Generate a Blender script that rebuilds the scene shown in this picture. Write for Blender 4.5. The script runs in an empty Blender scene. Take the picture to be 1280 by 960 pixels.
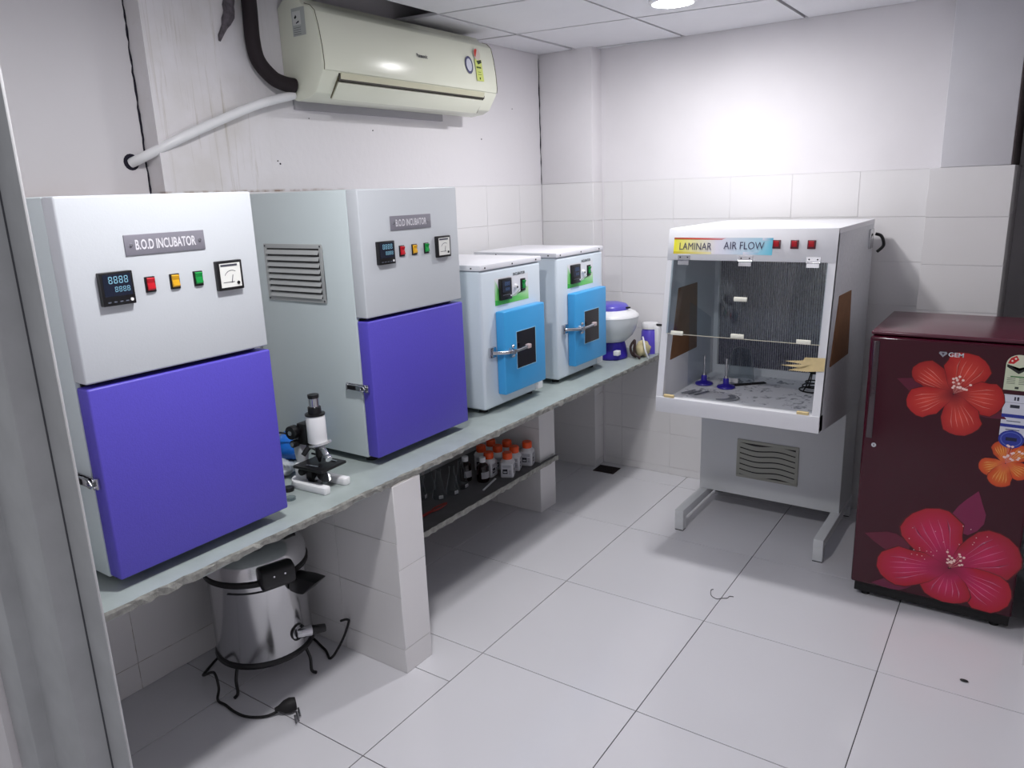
import bpy, bmesh, math, random
from mathutils import Vector, Matrix
random.seed(7)
scene = bpy.context.scene
COL = scene.collection

# ------------------------------------------------------------------ camera
def make_camera():
    cd = bpy.data.cameras.new('camera'); cam = bpy.data.objects.new('camera', cd); COL.objects.link(cam)
    yaw, pitch, roll = 0.6118, -0.2491, -0.0370
    fw = Vector((-math.sin(yaw)*math.cos(pitch), math.cos(yaw)*math.cos(pitch), math.sin(pitch)))
    r = fw.cross(Vector((0, 0, 1))).normalized(); u = r.cross(fw)
    r2 = r*math.cos(roll)+u*math.sin(roll); u2 = -r*math.sin(roll)+u*math.cos(roll)
    m = Matrix(((r2.x, u2.x, -fw.x, 2.3632), (r2.y, u2.y, -fw.y, -1.5618), (r2.z, u2.z, -fw.z, 1.6015), (0, 0, 0, 1)))
    cam.matrix_world = m
    cd.sensor_fit = 'HORIZONTAL'; cd.sensor_width = 36.0; cd.lens = 945.25*36/1280
    cd.clip_start = 0.02; cd.clip_end = 50
    scene.camera = cam
make_camera()

# ------------------------------------------------------------------ world / exposure
LAMP = 300.0            # radiance of the ceiling lamps
world = bpy.data.worlds.new('world'); scene.world = world; world.use_nodes = True
bg = world.node_tree.nodes['Background']; bg.inputs[0].default_value = (0.93, 0.95, 1.0, 1); bg.inputs[1].default_value = 0.24
vs = scene.view_settings
vs.view_transform = 'Standard'; vs.look = 'None'; vs.gamma = 1.0; vs.exposure = 0.66; vs.use_curve_mapping = False

# ------------------------------------------------------------------ materials
def lin(c):
    def f(v):
        v /= 255.0
        return v/12.92 if v <= 0.04045 else ((v+0.055)/1.055)**2.4
    return (f(c[0]), f(c[1]), f(c[2]), 1.0)
MATS = {}
def mat(name, rgb=(200, 200, 200), rough=0.5, metal=0.0, var=0.0, vscale=8.0, bump=0.0, bscale=60.0, coat=0.0, spec=0.5, objvar=0.0, emit=0.0):
    if name in MATS: return MATS[name]
    m = bpy.data.materials.new(name); m.use_nodes = True; MATS[name] = m
    nt = m.node_tree; b = nt.nodes['Principled BSDF']
    b.inputs['Roughness'].default_value = rough; b.inputs['Metallic'].default_value = metal
    b.inputs['Coat Weight'].default_value = coat; b.inputs['Specular IOR Level'].default_value = spec
    c = lin(rgb); b.inputs['Base Color'].default_value = c
    if emit:
        b.inputs['Emission Color'].default_value = c; b.inputs['Emission Strength'].default_value = emit
    tc = nt.nodes.new('ShaderNodeTexCoord')
    src = None
    if var > 0:
        n = nt.nodes.new('ShaderNodeTexNoise'); n.inputs['Scale'].default_value = vscale; n.inputs['Detail'].default_value = 5
        nt.links.new(tc.outputs['Object'], n.inputs['Vector'])
        mr = nt.nodes.new('ShaderNodeMapRange'); mr.inputs[1].default_value = 0.3; mr.inputs[2].default_value = 0.7
        mr.inputs[3].default_value = 1-var; mr.inputs[4].default_value = 1+var
        nt.links.new(n.outputs['Fac'], mr.inputs[0]); src = mr.outputs[0]
    if objvar > 0:
        oi = nt.nodes.new('ShaderNodeObjectInfo'); mr2 = nt.nodes.new('ShaderNodeMapRange')
        mr2.inputs[3].default_value = 1-objvar; mr2.inputs[4].default_value = 1+objvar
        nt.links.new(oi.outputs['Random'], mr2.inputs[0])
        if src is None: src = mr2.outputs[0]
        else:
            mu = nt.nodes.new('ShaderNodeMath'); mu.operation = 'MULTIPLY'
            nt.links.new(src, mu.inputs[0]); nt.links.new(mr2.outputs[0], mu.inputs[1]); src = mu.outputs[0]
    if src is not None:
        vm = nt.nodes.new('ShaderNodeVectorMath'); vm.operation = 'SCALE'; vm.inputs[0].default_value = c[:3]
        nt.links.new(src, vm.inputs['Scale']); nt.links.new(vm.outputs[0], b.inputs['Base Color'])
    if bump > 0:
        n2 = nt.nodes.new('ShaderNodeTexNoise'); n2.inputs['Scale'].default_value = bscale; n2.inputs['Detail'].default_value = 4
        nt.links.new(tc.outputs['Object'], n2.inputs['Vector'])
        bp = nt.nodes.new('ShaderNodeBump'); bp.inputs['Strength'].default_value = bump; bp.inputs['Distance'].default_value = 0.004
        nt.links.new(n2.outputs['Fac'], bp.inputs['Height']); nt.links.new(bp.outputs[0], b.inputs['Normal'])
    return m

def glass_mat(name, tint=(235, 240, 242), gloss=0.12, rough=0.02, milk=0.0):
    if name in MATS: return MATS[name]
    m = bpy.data.materials.new(name); m.use_nodes = True; MATS[name] = m
    nt = m.node_tree; nt.nodes.clear()
    o = nt.nodes.new('ShaderNodeOutputMaterial'); t = nt.nodes.new('ShaderNodeBsdfTransparent'); g = nt.nodes.new('ShaderNodeBsdfGlossy')
    t.inputs[0].default_value = lin(tint); g.inputs['Roughness'].default_value = rough
    lw = nt.nodes.new('ShaderNodeLayerWeight'); lw.inputs[0].default_value = 0.5
    pw = nt.nodes.new('ShaderNodeMath'); pw.operation = 'POWER'; pw.inputs[1].default_value = 3.0; nt.links.new(lw.outputs['Facing'], pw.inputs[0])
    ma = nt.nodes.new('ShaderNodeMath'); ma.operation = 'MULTIPLY_ADD'; ma.inputs[1].default_value = gloss*5; ma.inputs[2].default_value = 0.035; ma.use_clamp = True; nt.links.new(pw.outputs[0], ma.inputs[0])
    mx = nt.nodes.new('ShaderNodeMixShader')
    nt.links.new(ma.outputs[0], mx.inputs[0]); df = nt.nodes.new('ShaderNodeBsdfTranslucent'); df.inputs[0].default_value = (0.85, 0.87, 0.88, 1); ad = nt.nodes.new('ShaderNodeMixShader'); ad.inputs[0].default_value = milk; nt.links.new(g.outputs[0], ad.inputs[1]); nt.links.new(df.outputs[0], ad.inputs[2]); nt.links.new(t.outputs[0], mx.inputs[1]); nt.links.new(ad.outputs[0], mx.inputs[2])
    nt.links.new(mx.outputs[0], o.inputs[0])
    return m

def print_mat(name='print_ink', rough=0.25, coat=0.0):
    if name in MATS: return MATS[name]
    m = bpy.data.materials.new(name); m.use_nodes = True; MATS[name] = m
    nt = m.node_tree; b = nt.nodes['Principled BSDF']; a = nt.nodes.new('ShaderNodeAttribute'); a.attribute_name = 'Col'
    nt.links.new(a.outputs['Color'], b.inputs['Base Color']); b.inputs['Roughness'].default_value = rough; b.inputs['Coat Weight'].default_value = coat
    return m

def plaster_stained():
    m = mat('plaster_stained', (224, 221, 224), 0.8, bump=0.25, bscale=35)
    nt = m.node_tree; b = nt.nodes['Principled BSDF']
    tc = nt.nodes.new('ShaderNodeTexCoord')
    sep = nt.nodes.new('ShaderNodeSeparateXYZ'); nt.links.new(tc.outputs['Object'], sep.inputs[0])
    # vertical drip streaks: noise stretched along z
    mp = nt.nodes.new('ShaderNodeMapping'); mp.inputs['Scale'].default_value = (1, 44, 1.6)
    nt.links.new(tc.outputs['Object'], mp.inputs[0])
    n = nt.nodes.new('ShaderNodeTexNoise'); n.inputs['Scale'].default_value = 1.0; n.inputs['Detail'].default_value = 8; n.inputs['Roughness'].default_value = 0.72; n.inputs['Distortion'].default_value = 0.5
    nt.links.new(mp.outputs[0], n.inputs['Vector'])
    cr = nt.nodes.new('ShaderNodeValToRGB'); cr.color_ramp.elements[0].position = 0.55; cr.color_ramp.elements[0].color = (0, 0, 0, 1)
    cr.color_ramp.elements[1].position = 0.8; cr.color_ramp.elements[1].color = (1, 1, 1, 1)
    nt.links.new(n.outputs['Fac'], cr.inputs[0])
    # band of the wall that is stained (y between -0.12 and 0.33), fading at the right
    mr = nt.nodes.new('ShaderNodeMapRange'); mr.inputs[1].default_value = 0.42; mr.inputs[2].default_value = 0.2
    mr.inputs[3].default_value = 0.0; mr.inputs[4].default_value = 1.0
    nt.links.new(sep.outputs['Y'], mr.inputs[0])
    mu = nt.nodes.new('ShaderNodeMath'); mu.operation = 'MULTIPLY'; nt.links.new(cr.outputs[0], mu.inputs[0]); nt.links.new(mr.outputs[0], mu.inputs[1])
    mx = nt.nodes.new('ShaderNodeMix'); mx.data_type = 'RGBA'
    mx.inputs[6].default_value = lin((224, 221, 224)); mx.inputs[7].default_value = lin((150, 138, 112))
    mu2 = nt.nodes.new('ShaderNodeMath'); mu2.operation = 'MULTIPLY'; mu2.inputs[1].default_value = 0.85; nt.links.new(mu.outputs[0], mu2.inputs[0])
    nt.links.new(mu2.outputs[0], mx.inputs[0])
    # rust line just above the tile edge
    n3 = nt.nodes.new('ShaderNodeTexNoise'); n3.inputs['Scale'].default_value = 22; nt.links.new(tc.outputs['Object'], n3.inputs['Vector'])
    mr3 = nt.nodes.new('ShaderNodeMapRange'); mr3.inputs[1].default_value = 1.644; mr3.inputs[2].default_value = 1.634; nt.links.new(sep.outputs['Z'], mr3.inputs[0])
    mr4 = nt.nodes.new('ShaderNodeMapRange'); mr4.inputs[1].default_value = 0.75; mr4.inputs[2].default_value = 0.35; nt.links.new(sep.outputs['Y'], mr4.inputs[0])
    mu3 = nt.nodes.new('ShaderNodeMath'); mu3.operation = 'MULTIPLY'; nt.links.new(mr3.outputs[0], mu3.inputs[0]); nt.links.new(mr4.outputs[0], mu3.inputs[1])
    mr5 = nt.nodes.new('ShaderNodeMapRange'); mr5.inputs[1].default_value = 0.42; mr5.inputs[2].default_value = 0.6; nt.links.new(n3.outputs['Fac'], mr5.inputs[0])
    mu4 = nt.nodes.new('ShaderNodeMath'); mu4.operation = 'MULTIPLY'; nt.links.new(mu3.outputs[0], mu4.inputs[0]); nt.links.new(mr5.outputs[0], mu4.inputs[1])
    mx2 = nt.nodes.new('ShaderNodeMix'); mx2.data_type = 'RGBA'; mx2.inputs[7].default_value = lin((128, 92, 52))
    nt.links.new(mx.outputs[2], mx2.inputs[6]); nt.links.new(mu4.outputs[0], mx2.inputs[0])
    # blotchy grey-beige film over the stained part
    n6 = nt.nodes.new('ShaderNodeTexNoise'); n6.inputs['Scale'].default_value = 5.0; n6.inputs['Detail'].default_value = 6; nt.links.new(tc.outputs['Object'], n6.inputs['Vector'])
    mr6 = nt.nodes.new('ShaderNodeMapRange'); mr6.inputs[1].default_value = 0.4; mr6.inputs[2].default_value = 0.65; mr6.inputs[4].default_value = 0.3; nt.links.new(n6.outputs['Fac'], mr6.inputs[0])
    mu6 = nt.nodes.new('ShaderNodeMath'); mu6.operation = 'MULTIPLY'; nt.links.new(mr6.outputs[0], mu6.inputs[0]); nt.links.new(mr.outputs[0], mu6.inputs[1])
    mx6 = nt.nodes.new('ShaderNodeMix'); mx6.data_type = 'RGBA'; mx6.inputs[7].default_value = lin((184, 178, 164)); nt.links.new(mx2.outputs[2], mx6.inputs[6]); nt.links.new(mu6.outputs[0], mx6.inputs[0])
    nt.links.new(mx6.outputs[2], b.inputs['Base Color'])
    return m

def newsprint():
    m = mat('newsprint', (214, 214, 220), 0.85)
    nt = m.node_tree; b = nt.nodes['Principled BSDF']; tc = nt.nodes.new('ShaderNodeTexCoord')
    n = nt.nodes.new('ShaderNodeTexVoronoi'); n.inputs['Scale'].default_value = 26; n.distance = 'CHEBYCHEV'
    nt.links.new(tc.outputs['Object'], n.inputs['Vector'])
    n2 = nt.nodes.new('ShaderNodeTexNoise'); n2.inputs['Scale'].default_value = 55; n2.inputs['Detail'].default_value = 2
    nt.links.new(tc.outputs['Object'], n2.inputs['Vector'])
    mu = nt.nodes.new('ShaderNodeMath'); mu.operation = 'MULTIPLY'; nt.links.new(n.outputs['Color'], mu.inputs[0]); nt.links.new(n2.outputs['Fac'], mu.inputs[1])
    cr = nt.nodes.new('ShaderNodeValToRGB')
    e = cr.color_ramp.elements; e[0].position = 0.34; e[0].color = lin((238, 238, 244)); e[1].position = 0.5; e[1].color = lin((150, 152, 162))
    nt.links.new(mu.outputs[0], cr.inputs[0]); nt.links.new(cr.outputs[0], b.inputs['Base Color'])
    return m

M_WHITEWALL = mat('plaster_white', (226, 223, 226), 0.8, var=0.03, vscale=3, bump=0.2, bscale=30)
M_TILE = mat('wall_tile', (227, 225, 226), 0.22, objvar=0.015)
M_GROUT = mat('tile_grout', (190, 186, 184), 0.9)
M_FLOORTILE = mat('floor_tile', (214, 213, 218), 0.16, var=0.012, vscale=2.0, objvar=0.012)
M_FLOORGROUT = mat('floor_grout', (62, 60, 62), 0.9)
M_CEIL = mat('ceiling_board', (222, 222, 226), 0.85, var=0.02, vscale=4, bump=0.1, bscale=80)
M_VOID = mat('dark_concrete', (26, 22, 38), 0.95)
M_CEMENT = mat('bare_cement', (92, 82, 82), 0.95, var=0.18, vscale=30, bump=0.6, bscale=60)
M_ALU = mat('door_frame_paint', (186, 186, 188), 0.45, var=0.06, vscale=16, bump=0.1)
M_CAB = mat('cabinet_paint', (196, 200, 205), 0.36, bump=0.06, bscale=220)
M_CABSIDE = mat('cabinet_paint_side', (200, 210, 212), 0.35, bump=0.06, bscale=220)
M_PURPLE = mat('purple_paint', (86, 75, 188), 0.42, var=0.03, vscale=120, bump=0.12, bscale=240)
M_SKY = mat('sky_blue_paint', (62, 160, 222), 0.34, bump=0.06, bscale=240)
M_BLACK = mat('black_plastic', (16, 15, 18), 0.35)
M_RUBBER = mat('black_rubber', (20, 18, 20), 0.65)
M_CHROME = mat('chrome', (200, 200, 204), 0.16, 1.0)
M_STEEL = mat('polished_aluminium', (214, 214, 216), 0.17, 1.0, bump=0.02, bscale=8)
M_PLATE = mat('engraved_plate', (134, 132, 142), 0.4, 0.2)
M_WHITE = mat('white_plastic', (232, 232, 234), 0.4)
M_RED = mat('red_lens', (190, 22, 36), 0.25)
M_YEL = mat('amber_lens', (214, 160, 30), 0.25)
M_GRN = mat('green_lens', (20, 140, 62), 0.25)
M_STONE = mat('kota_stone', (160, 170, 168), 0.35, var=0.1, vscale=9, bump=0.1, bscale=40)
M_STONEEDGE = mat('stone_rough_edge', (158, 158, 152), 0.9, var=0.3, vscale=45, bump=0.8, bscale=60)
M_STONEDARK = mat('slate_shelf', (96, 94, 96), 0.6, var=0.12, vscale=12)
M_AC = mat('ac_cream', (224, 226, 209), 0.25)
M_ACD = mat('ac_shadow_line', (90, 84, 60), 0.6)
M_SCREEN = mat('lcd_screen', (16, 24, 44), 0.12)
M_DIGIT = mat('lcd_digit', (120, 168, 188), 0.3, emit=0.1)
M_PRINT = print_mat()
M_GLASS = glass_mat('clear_glass')
M_GLASS2 = glass_mat('flask_glass', (228, 232, 234), 0.2, 0.08, 0.5)
M_DARKGLASS = mat('dark_window_glass', (20, 14, 22), 0.06)
M_GREY = mat('grey_vent', (170, 172, 172), 0.5)
M_TAPE = mat('masking_tape', (214, 192, 142), 0.7, var=0.08, vscale=40)
M_BROWN = mat('brown_board', (132, 90, 56), 0.7, var=0.1, vscale=20, bump=0.15, bscale=40)
M_LAMW = mat('laminar_white', (226, 226, 230), 0.4, bump=0.05, bscale=90)
M_LAMG = mat('laminar_grey', (212, 214, 216), 0.42, bump=0.05, bscale=120)
M_MAROON = mat('maroon_enamel', (60, 4, 24), 0.1, spec=0.42)
M_MAROONTOP = mat('maroon_top', (88, 40, 54), 0.22, var=0.06, vscale=10)
M_BLUEPL = mat('deep_blue_plastic', (50, 36, 160), 0.3)
M_ORANGE = mat('orange_cap', (236, 84, 28), 0.4)
M_BOTTLE = mat('white_bottle', (216, 216, 220), 0.45)
M_AMBER = mat('dark_amber_glass', (26, 12, 14), 0.12)
M_PVC = mat('pvc_pipe', (232, 232, 234), 0.35)
M_HOSE = mat('black_insulation', (26, 14, 20), 0.75, bump=0.5, bscale=50)

# ------------------------------------------------------------------ mesh builder
class MB:
    def __init__(s): s.v = []; s.f = []; s.m = []
    def add(s, vs, fs, mi=0):
        b = len(s.v); s.v += [tuple(x) for x in vs]; s.f += [tuple(b+i for i in f) for f in fs]; s.m += [mi]*len(fs); return s
    def box(s, x0, x1, y0, y1, z0, z1, mi=0):
        v = [(x0, y0, z0), (x1, y0, z0), (x1, y1, z0), (x0, y1, z0), (x0, y0, z1), (x1, y0, z1), (x1, y1, z1), (x0, y1, z1)]
        return s.add(v, [(0, 3, 2, 1), (4, 5, 6, 7), (0, 1, 5, 4), (1, 2, 6, 5), (2, 3, 7, 6), (3, 0, 4, 7)], mi)
    def obox(s, c, ax, ay, az, hx, hy, hz, mi=0):
        c = Vector(c); ax = Vector(ax).normalized(); ay = Vector(ay).normalized(); az = Vector(az).normalized(); v = []
        for sz in (-1, 1):
            for sx, sy in ((-1, -1), (1, -1), (1, 1), (-1, 1)): v.append(c+ax*hx*sx+ay*hy*sy+az*hz*sz)
        return s.add(v, [(0, 3, 2, 1), (4, 5, 6, 7), (0, 1, 5, 4), (1, 2, 6, 5), (2, 3, 7, 6), (3, 0, 4, 7)], mi)
    def cyl(s, p0, p1, r0, r1=None, n=20, mi=0):
        if r1 is None: r1 = r0
        p0 = Vector(p0); p1 = Vector(p1); d = (p1-p0).normalized()
        a = d.orthogonal().normalized(); b = d.cross(a); v = []
        for p, r in ((p0, r0), (p1, r1)):
            for i in range(n): t = 2*math.pi*i/n; v.append(p+a*r*math.cos(t)+b*r*math.sin(t))
        f = [(i, (i+1) % n, n+(i+1) % n, n+i) for i in range(n)]+[tuple(range(n-1, -1, -1)), tuple(range(n, 2*n))]
        return s.add(v, f, mi)
    def tube(s, path, r, n=10, mi=0):
        P = [Vector(p) for p in path]; rs = r if isinstance(r, (list, tuple)) else [r]*len(P)
        v = []; up = None
        for i, p in enumerate(P):
            d = (P[min(i+1, len(P)-1)]-P[max(i-1, 0)]).normalized()
            if up is None: up = d.orthogonal().normalized()
            else:
                up = (up-d*up.dot(d)); up = up.normalized() if up.length > 1e-6 else d.orthogonal().normalized()
            b = d.cross(up)
            for k in range(n): t = 2*math.pi*k/n; v.append(p+up*rs[i]*math.cos(t)+b*rs[i]*math.sin(t))
        f = []
        for i in range(len(P)-1):
            for k in range(n): f.append((i*n+k, i*n+(k+1) % n, (i+1)*n+(k+1) % n, (i+1)*n+k))
        f += [tuple(range(n-1, -1, -1)), tuple((len(P)-1)*n+k for k in range(n))]
        return s.add(v, f, mi)
    def lathe(s, prof, c=(0, 0, 0), n=32, axis=(0, 0, 1), mi=0, cap=True):
        c = Vector(c); d = Vector(axis).normalized(); a = d.orthogonal().normalized(); b = d.cross(a); v = []; f = []
        for r, z in prof:
            for k in range(n): t = 2*math.pi*k/n; v.append(c+d*z+a*r*math.cos(t)+b*r*math.sin(t))
        for i in range(len(prof)-1):
            for k in range(n): f.append((i*n+k, i*n+(k+1) % n, (i+1)*n+(k+1) % n, (i+1)*n+k))
        if cap and prof[0][0] > 1e-5: f.append(tuple(range(n-1, -1, -1)))
        if cap and prof[-1][0] > 1e-5: f.append(tuple((len(prof)-1)*n+k for k in range(n)))
        return s.add(v, f, mi)
    def prism(s, poly, o, r, u, d, mi=0):
        """polygon in the plane (o, r, u), pushed by vector d"""
        o = Vector(o); r = Vector(r); u = Vector(u); d = Vector(d); n = len(poly)
        v = [o+r*a+u*b for a, b in poly]+[o+r*a+u*b+d for a, b in poly]
        f = [(i, (i+1) % n, n+(i+1) % n, n+i) for i in range(n)]+[tuple(range(n-1, -1, -1)), tuple(range(n, 2*n))]
        return s.add(v, f, mi)
    def ball(s, c, rx, ry=None, rz=None, n=16, k=10, mi=0):
        ry = ry or rx; rz = rz or rx; c = Vector(c); v = [c+Vector((0, 0, -rz))]; f = []
        for i in range(1, k):
            ph = -math.pi/2+math.pi*i/k
            for j in range(n): t = 2*math.pi*j/n; v.append(c+Vector((rx*math.cos(ph)*math.cos(t), ry*math.cos(ph)*math.sin(t), rz*math.sin(ph))))
        v.append(c+Vector((0, 0, rz)))
        for j in range(n): f.append((0, 1+(j+1) % n, 1+j))
        for i in range(k-2):
            for j in range(n): f.append((1+i*n+j, 1+i*n+(j+1) % n, 1+(i+1)*n+(j+1) % n, 1+(i+1)*n+j))
        t = len(v)-1
        for j in range(n): f.append((1+(k-2)*n+j, 1+(k-2)*n+(j+1) % n, t))
        return s.add(v, f, mi)
    def mesh(s, name, mats, bevel=0.0, seg=2, smooth=True, angle=38):
        me = bpy.data.meshes.new(name); bm = bmesh.new()
        vs = [bm.verts.new(v) for v in s.v]
        for f, mi in zip(s.f, s.m):
            try: fc = bm.faces.new([vs[i] for i in f]); fc.material_index = mi
            except ValueError: pass
        bmesh.ops.remove_doubles(bm, verts=bm.verts, dist=1e-6)
        bmesh.ops.recalc_face_normals(bm, faces=bm.faces)
        if bevel > 0:
            ed = [e for e in bm.edges if len(e.link_faces) == 2 and e.calc_face_angle(0) > math.radians(30)]
            bmesh.ops.bevel(bm, geom=ed, offset=bevel, segments=seg, profile=0.5, affect='EDGES', clamp_overlap=True)
        bm.to_mesh(me); bm.free()
        for m in (mats if isinstance(mats, (list, tuple)) else [mats]): me.materials.append(m)
        if smooth:
            me.shade_smooth(); me.set_sharp_from_angle(angle=math.radians(angle))
        return me
    def build(s, name, mats, parent=None, **kw):
        o = bpy.data.objects.new(name, s.mesh(name, mats, **kw)); COL.objects.link(o)
        if parent is not None: o.parent = parent
        return o

def tag(o, label, cat, group=None):
    o['label'] = label; o['category'] = cat
    if group: o['group'] = group
    return o
def thing(name, label, cat, loc=(0, 0, 0), rz=0, group=None):
    o = bpy.data.objects.new(name, None); COL.objects.link(o); o.location = loc; o.rotation_euler = (0, 0, rz); o.empty_display_size = 0.05
    return tag(o, label, cat, group)
def struct(o, label=None):
    o['kind'] = 'structure'
    if label: o['label'] = label
    return o
def plabel(o, label): o['label'] = label; return o
def copy_tree(o, parent=None):
    c = o.copy(); COL.objects.link(c); c.parent = parent
    for ch in list(o.children): copy_tree(ch, c)
    return c
def box(name, b, m, parent=None, bevel=0.0, **kw): return MB().box(*b).build(name, m, parent, bevel=bevel, **kw)

def text_mesh(txt, size, bold=0.0, sx=1.0, spacing=1.0):
    cu = bpy.data.curves.new('lettering_curve', 'FONT'); cu.body = txt; cu.size = size; cu.resolution_u = 3; cu.offset = bold; cu.space_character = spacing
    o = bpy.data.objects.new('lettering_tmp', cu); COL.objects.link(o)
    bpy.context.view_layer.update()
    dg = bpy.context.evaluated_depsgraph_get(); ev = o.evaluated_get(dg); me = ev.to_mesh()
    v = [(p.co.x*sx, p.co.y) for p in me.vertices]; f = [tuple(p.vertices) for p in me.polygons]
    ev.to_mesh_clear(); bpy.data.objects.remove(o); bpy.data.curves.remove(cu)
    return v, f
def lettering(name, txt, size, o, r, u, m, parent, width=None, bold=0.0, spacing=1.0, center=True):
    v, f = text_mesh(txt, size, bold, 1.0, spacing)
    x0 = min(p[0] for p in v); x1 = max(p[0] for p in v); y0 = min(p[1] for p in v); y1 = max(p[1] for p in v)
    k = (width/(x1-x0)) if width else 1.0
    o = Vector(o); r = Vector(r).normalized(); u = Vector(u).normalized(); nrm = r.cross(u)
    cx = (x0+x1)/2 if center else x0; cy = (y0+y1)/2
    mb = MB(); mb.add([o+r*((a-cx)*k)+u*(b-cy)+nrm*0.0004 for a, b in v], f)
    return mb.build(name, m, parent, smooth=False)

def decal(name, polys, o, r, u, parent, m=None, lift=0.0006, step=0.0001):
    """flat print: polys = [(points, colour | [colour per point], centre colour or None, centre point or None)]"""
    o = Vector(o); r = Vector(r).normalized(); u = Vector(u).normalized(); n = r.cross(u)
    verts = []; faces = []; cols = []
    for k, p in enumerate(polys):
        pts, col = p[0], p[1]; cc = p[2] if len(p) > 2 else None; cp = p[3] if len(p) > 3 else None
        per = col if isinstance(col, list) else [col]*len(pts)
        if cp is None: cp = (sum(a for a, b in pts)/len(pts), sum(b for a, b in pts)/len(pts))
        if cc is None: cc = tuple(sum(c[i] for c in per)/len(per) for i in range(3))
        h = n*(lift+step*k); b = len(verts)
        verts.append(o+r*cp[0]+u*cp[1]+h); cols.append(cc)
        for (a, d), c in zip(pts, per): verts.append(o+r*a+u*d+h); cols.append(c)
        for i in range(len(pts)): faces.append((b, b+1+i, b+1+(i+1) % len(pts)))
    me = bpy.data.meshes.new(name); me.from_pydata([tuple(v) for v in verts], [], faces)
    at = me.color_attributes.new('Col', 'FLOAT_COLOR', 'POINT')
    for i, c in enumerate(cols): at.data[i].color = lin(c)
    me.materials.append(m or M_PRINT); me.update()
    ob = bpy.data.objects.new(name, me); COL.objects.link(ob); ob.parent = parent
    return ob
def rect(a0, a1, b0, b1): return [(a0, b0), (a1, b0), (a1, b1), (a0, b1)]
def ell(cx, cy, rx, ry, n=24, a0=0, a1=360): return [(cx+rx*math.cos(math.radians(a0+(a1-a0)*i/n)), cy+ry*math.sin(math.radians(a0+(a1-a0)*i/n))) for i in range(n if a1-a0 >= 360 else n+1)]

X, Y, Z = Vector((1, 0, 0)), Vector((0, 1, 0)), Vector((0, 0, 1))
ZC = 0.718      # counter top
ZT = 1.634      # top of the wall tiles
ZCEIL = 2.312
YB = 2.276      # back wall face

# ------------------------------------------------------------------ floor
def build_floor():
    fl = struct(box('floor', (-0.3, 3.4, -2.6, 3.1, -0.12, -0.0025), M_FLOORGROUT), 'grey-white polished floor tiles with thin dark joints')
    a = 0.0079; c, s = math.cos(a), math.sin(a); gx, gy, t = 0.2764, -0.2864, 0.6
    cache = {}
    def tile(x0, x1, y0, y1):
        key = (round(x1-x0, 4), round(y1-y0, 4))
        if key not in cache: cache[key] = MB().box(0.0014, key[0]-0.0014, 0.0014, key[1]-0.0014, -0.01, 0.0).mesh('floor_tile', M_FLOORTILE, bevel=0.0006, seg=1)
        o = bpy.data.objects.new('floor_tile', cache[key]); COL.objects.link(o); o.parent = fl
        o.location = (gx+c*x0-s*y0, gy+s*x0+c*y0, 0); o.rotation_euler = (0, 0, a)
    for i in range(-1, 5):
        for j in range(-4, 6):
            x0, y0 = i*t, j*t
            if i == 0 and j == 0: tile(x0, x0+t, y0, 0.41); tile(x0, x0+t, 0.41, y0+t)
            else: tile(x0, x0+t, y0, y0+t)
build_floor()

# ------------------------------------------------------------------ tiled surfaces
TCACHE = {}
def tiles(parent, fixed, axis, sign, u0, u1, joint, zrows, width=0.3, th=0.002):
    """wall tiles on a vertical face: axis 'x' -> face normal +-x at x=fixed, tiles run along y; axis 'y' the other way"""
    cuts = [u0]; k = math.ceil((u0-joint)/width+0.02)
    while joint+k*width < u1-0.015: cuts.append(joint+k*width); k += 1
    cuts.append(u1); g = 0.0007
    for a, b in zip(cuts[:-1], cuts[1:]):
        for z0, z1 in zip(zrows[:-1], zrows[1:]):
            w, h = b-a-2*g, z1-z0-2*g
            if w <= 0.004 or h <= 0.004: continue
            key = (round(w, 4), round(h, 4), axis, sign)
            if key not in TCACHE:
                if axis == 'x': mb = MB().box(min(0, sign*th), max(0, sign*th), 0, w, 0, h)
                else: mb = MB().box(0, w, min(0, sign*th), max(0, sign*th), 0, h)
                TCACHE[key] = mb.mesh('wall_tile', M_TILE, bevel=0.0008, seg=1)
            o = bpy.data.objects.new('wall_tile', TCACHE[key]); COL.objects.link(o); o.parent = parent
            o.location = (fixed, a+g, z0+g) if axis == 'x' else (a+g, fixed, z0+g)
UP = [0.718+0.116, 1.034, 1.234, 1.434, ZT]
LOW = [0.0, 0.092, 0.29, 0.487, 0.69]
BACK = [0.0, 0.043, 0.24, 0.44, 0.64, 0.836, 1.032, 1.23, 1.43, ZT]

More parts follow.
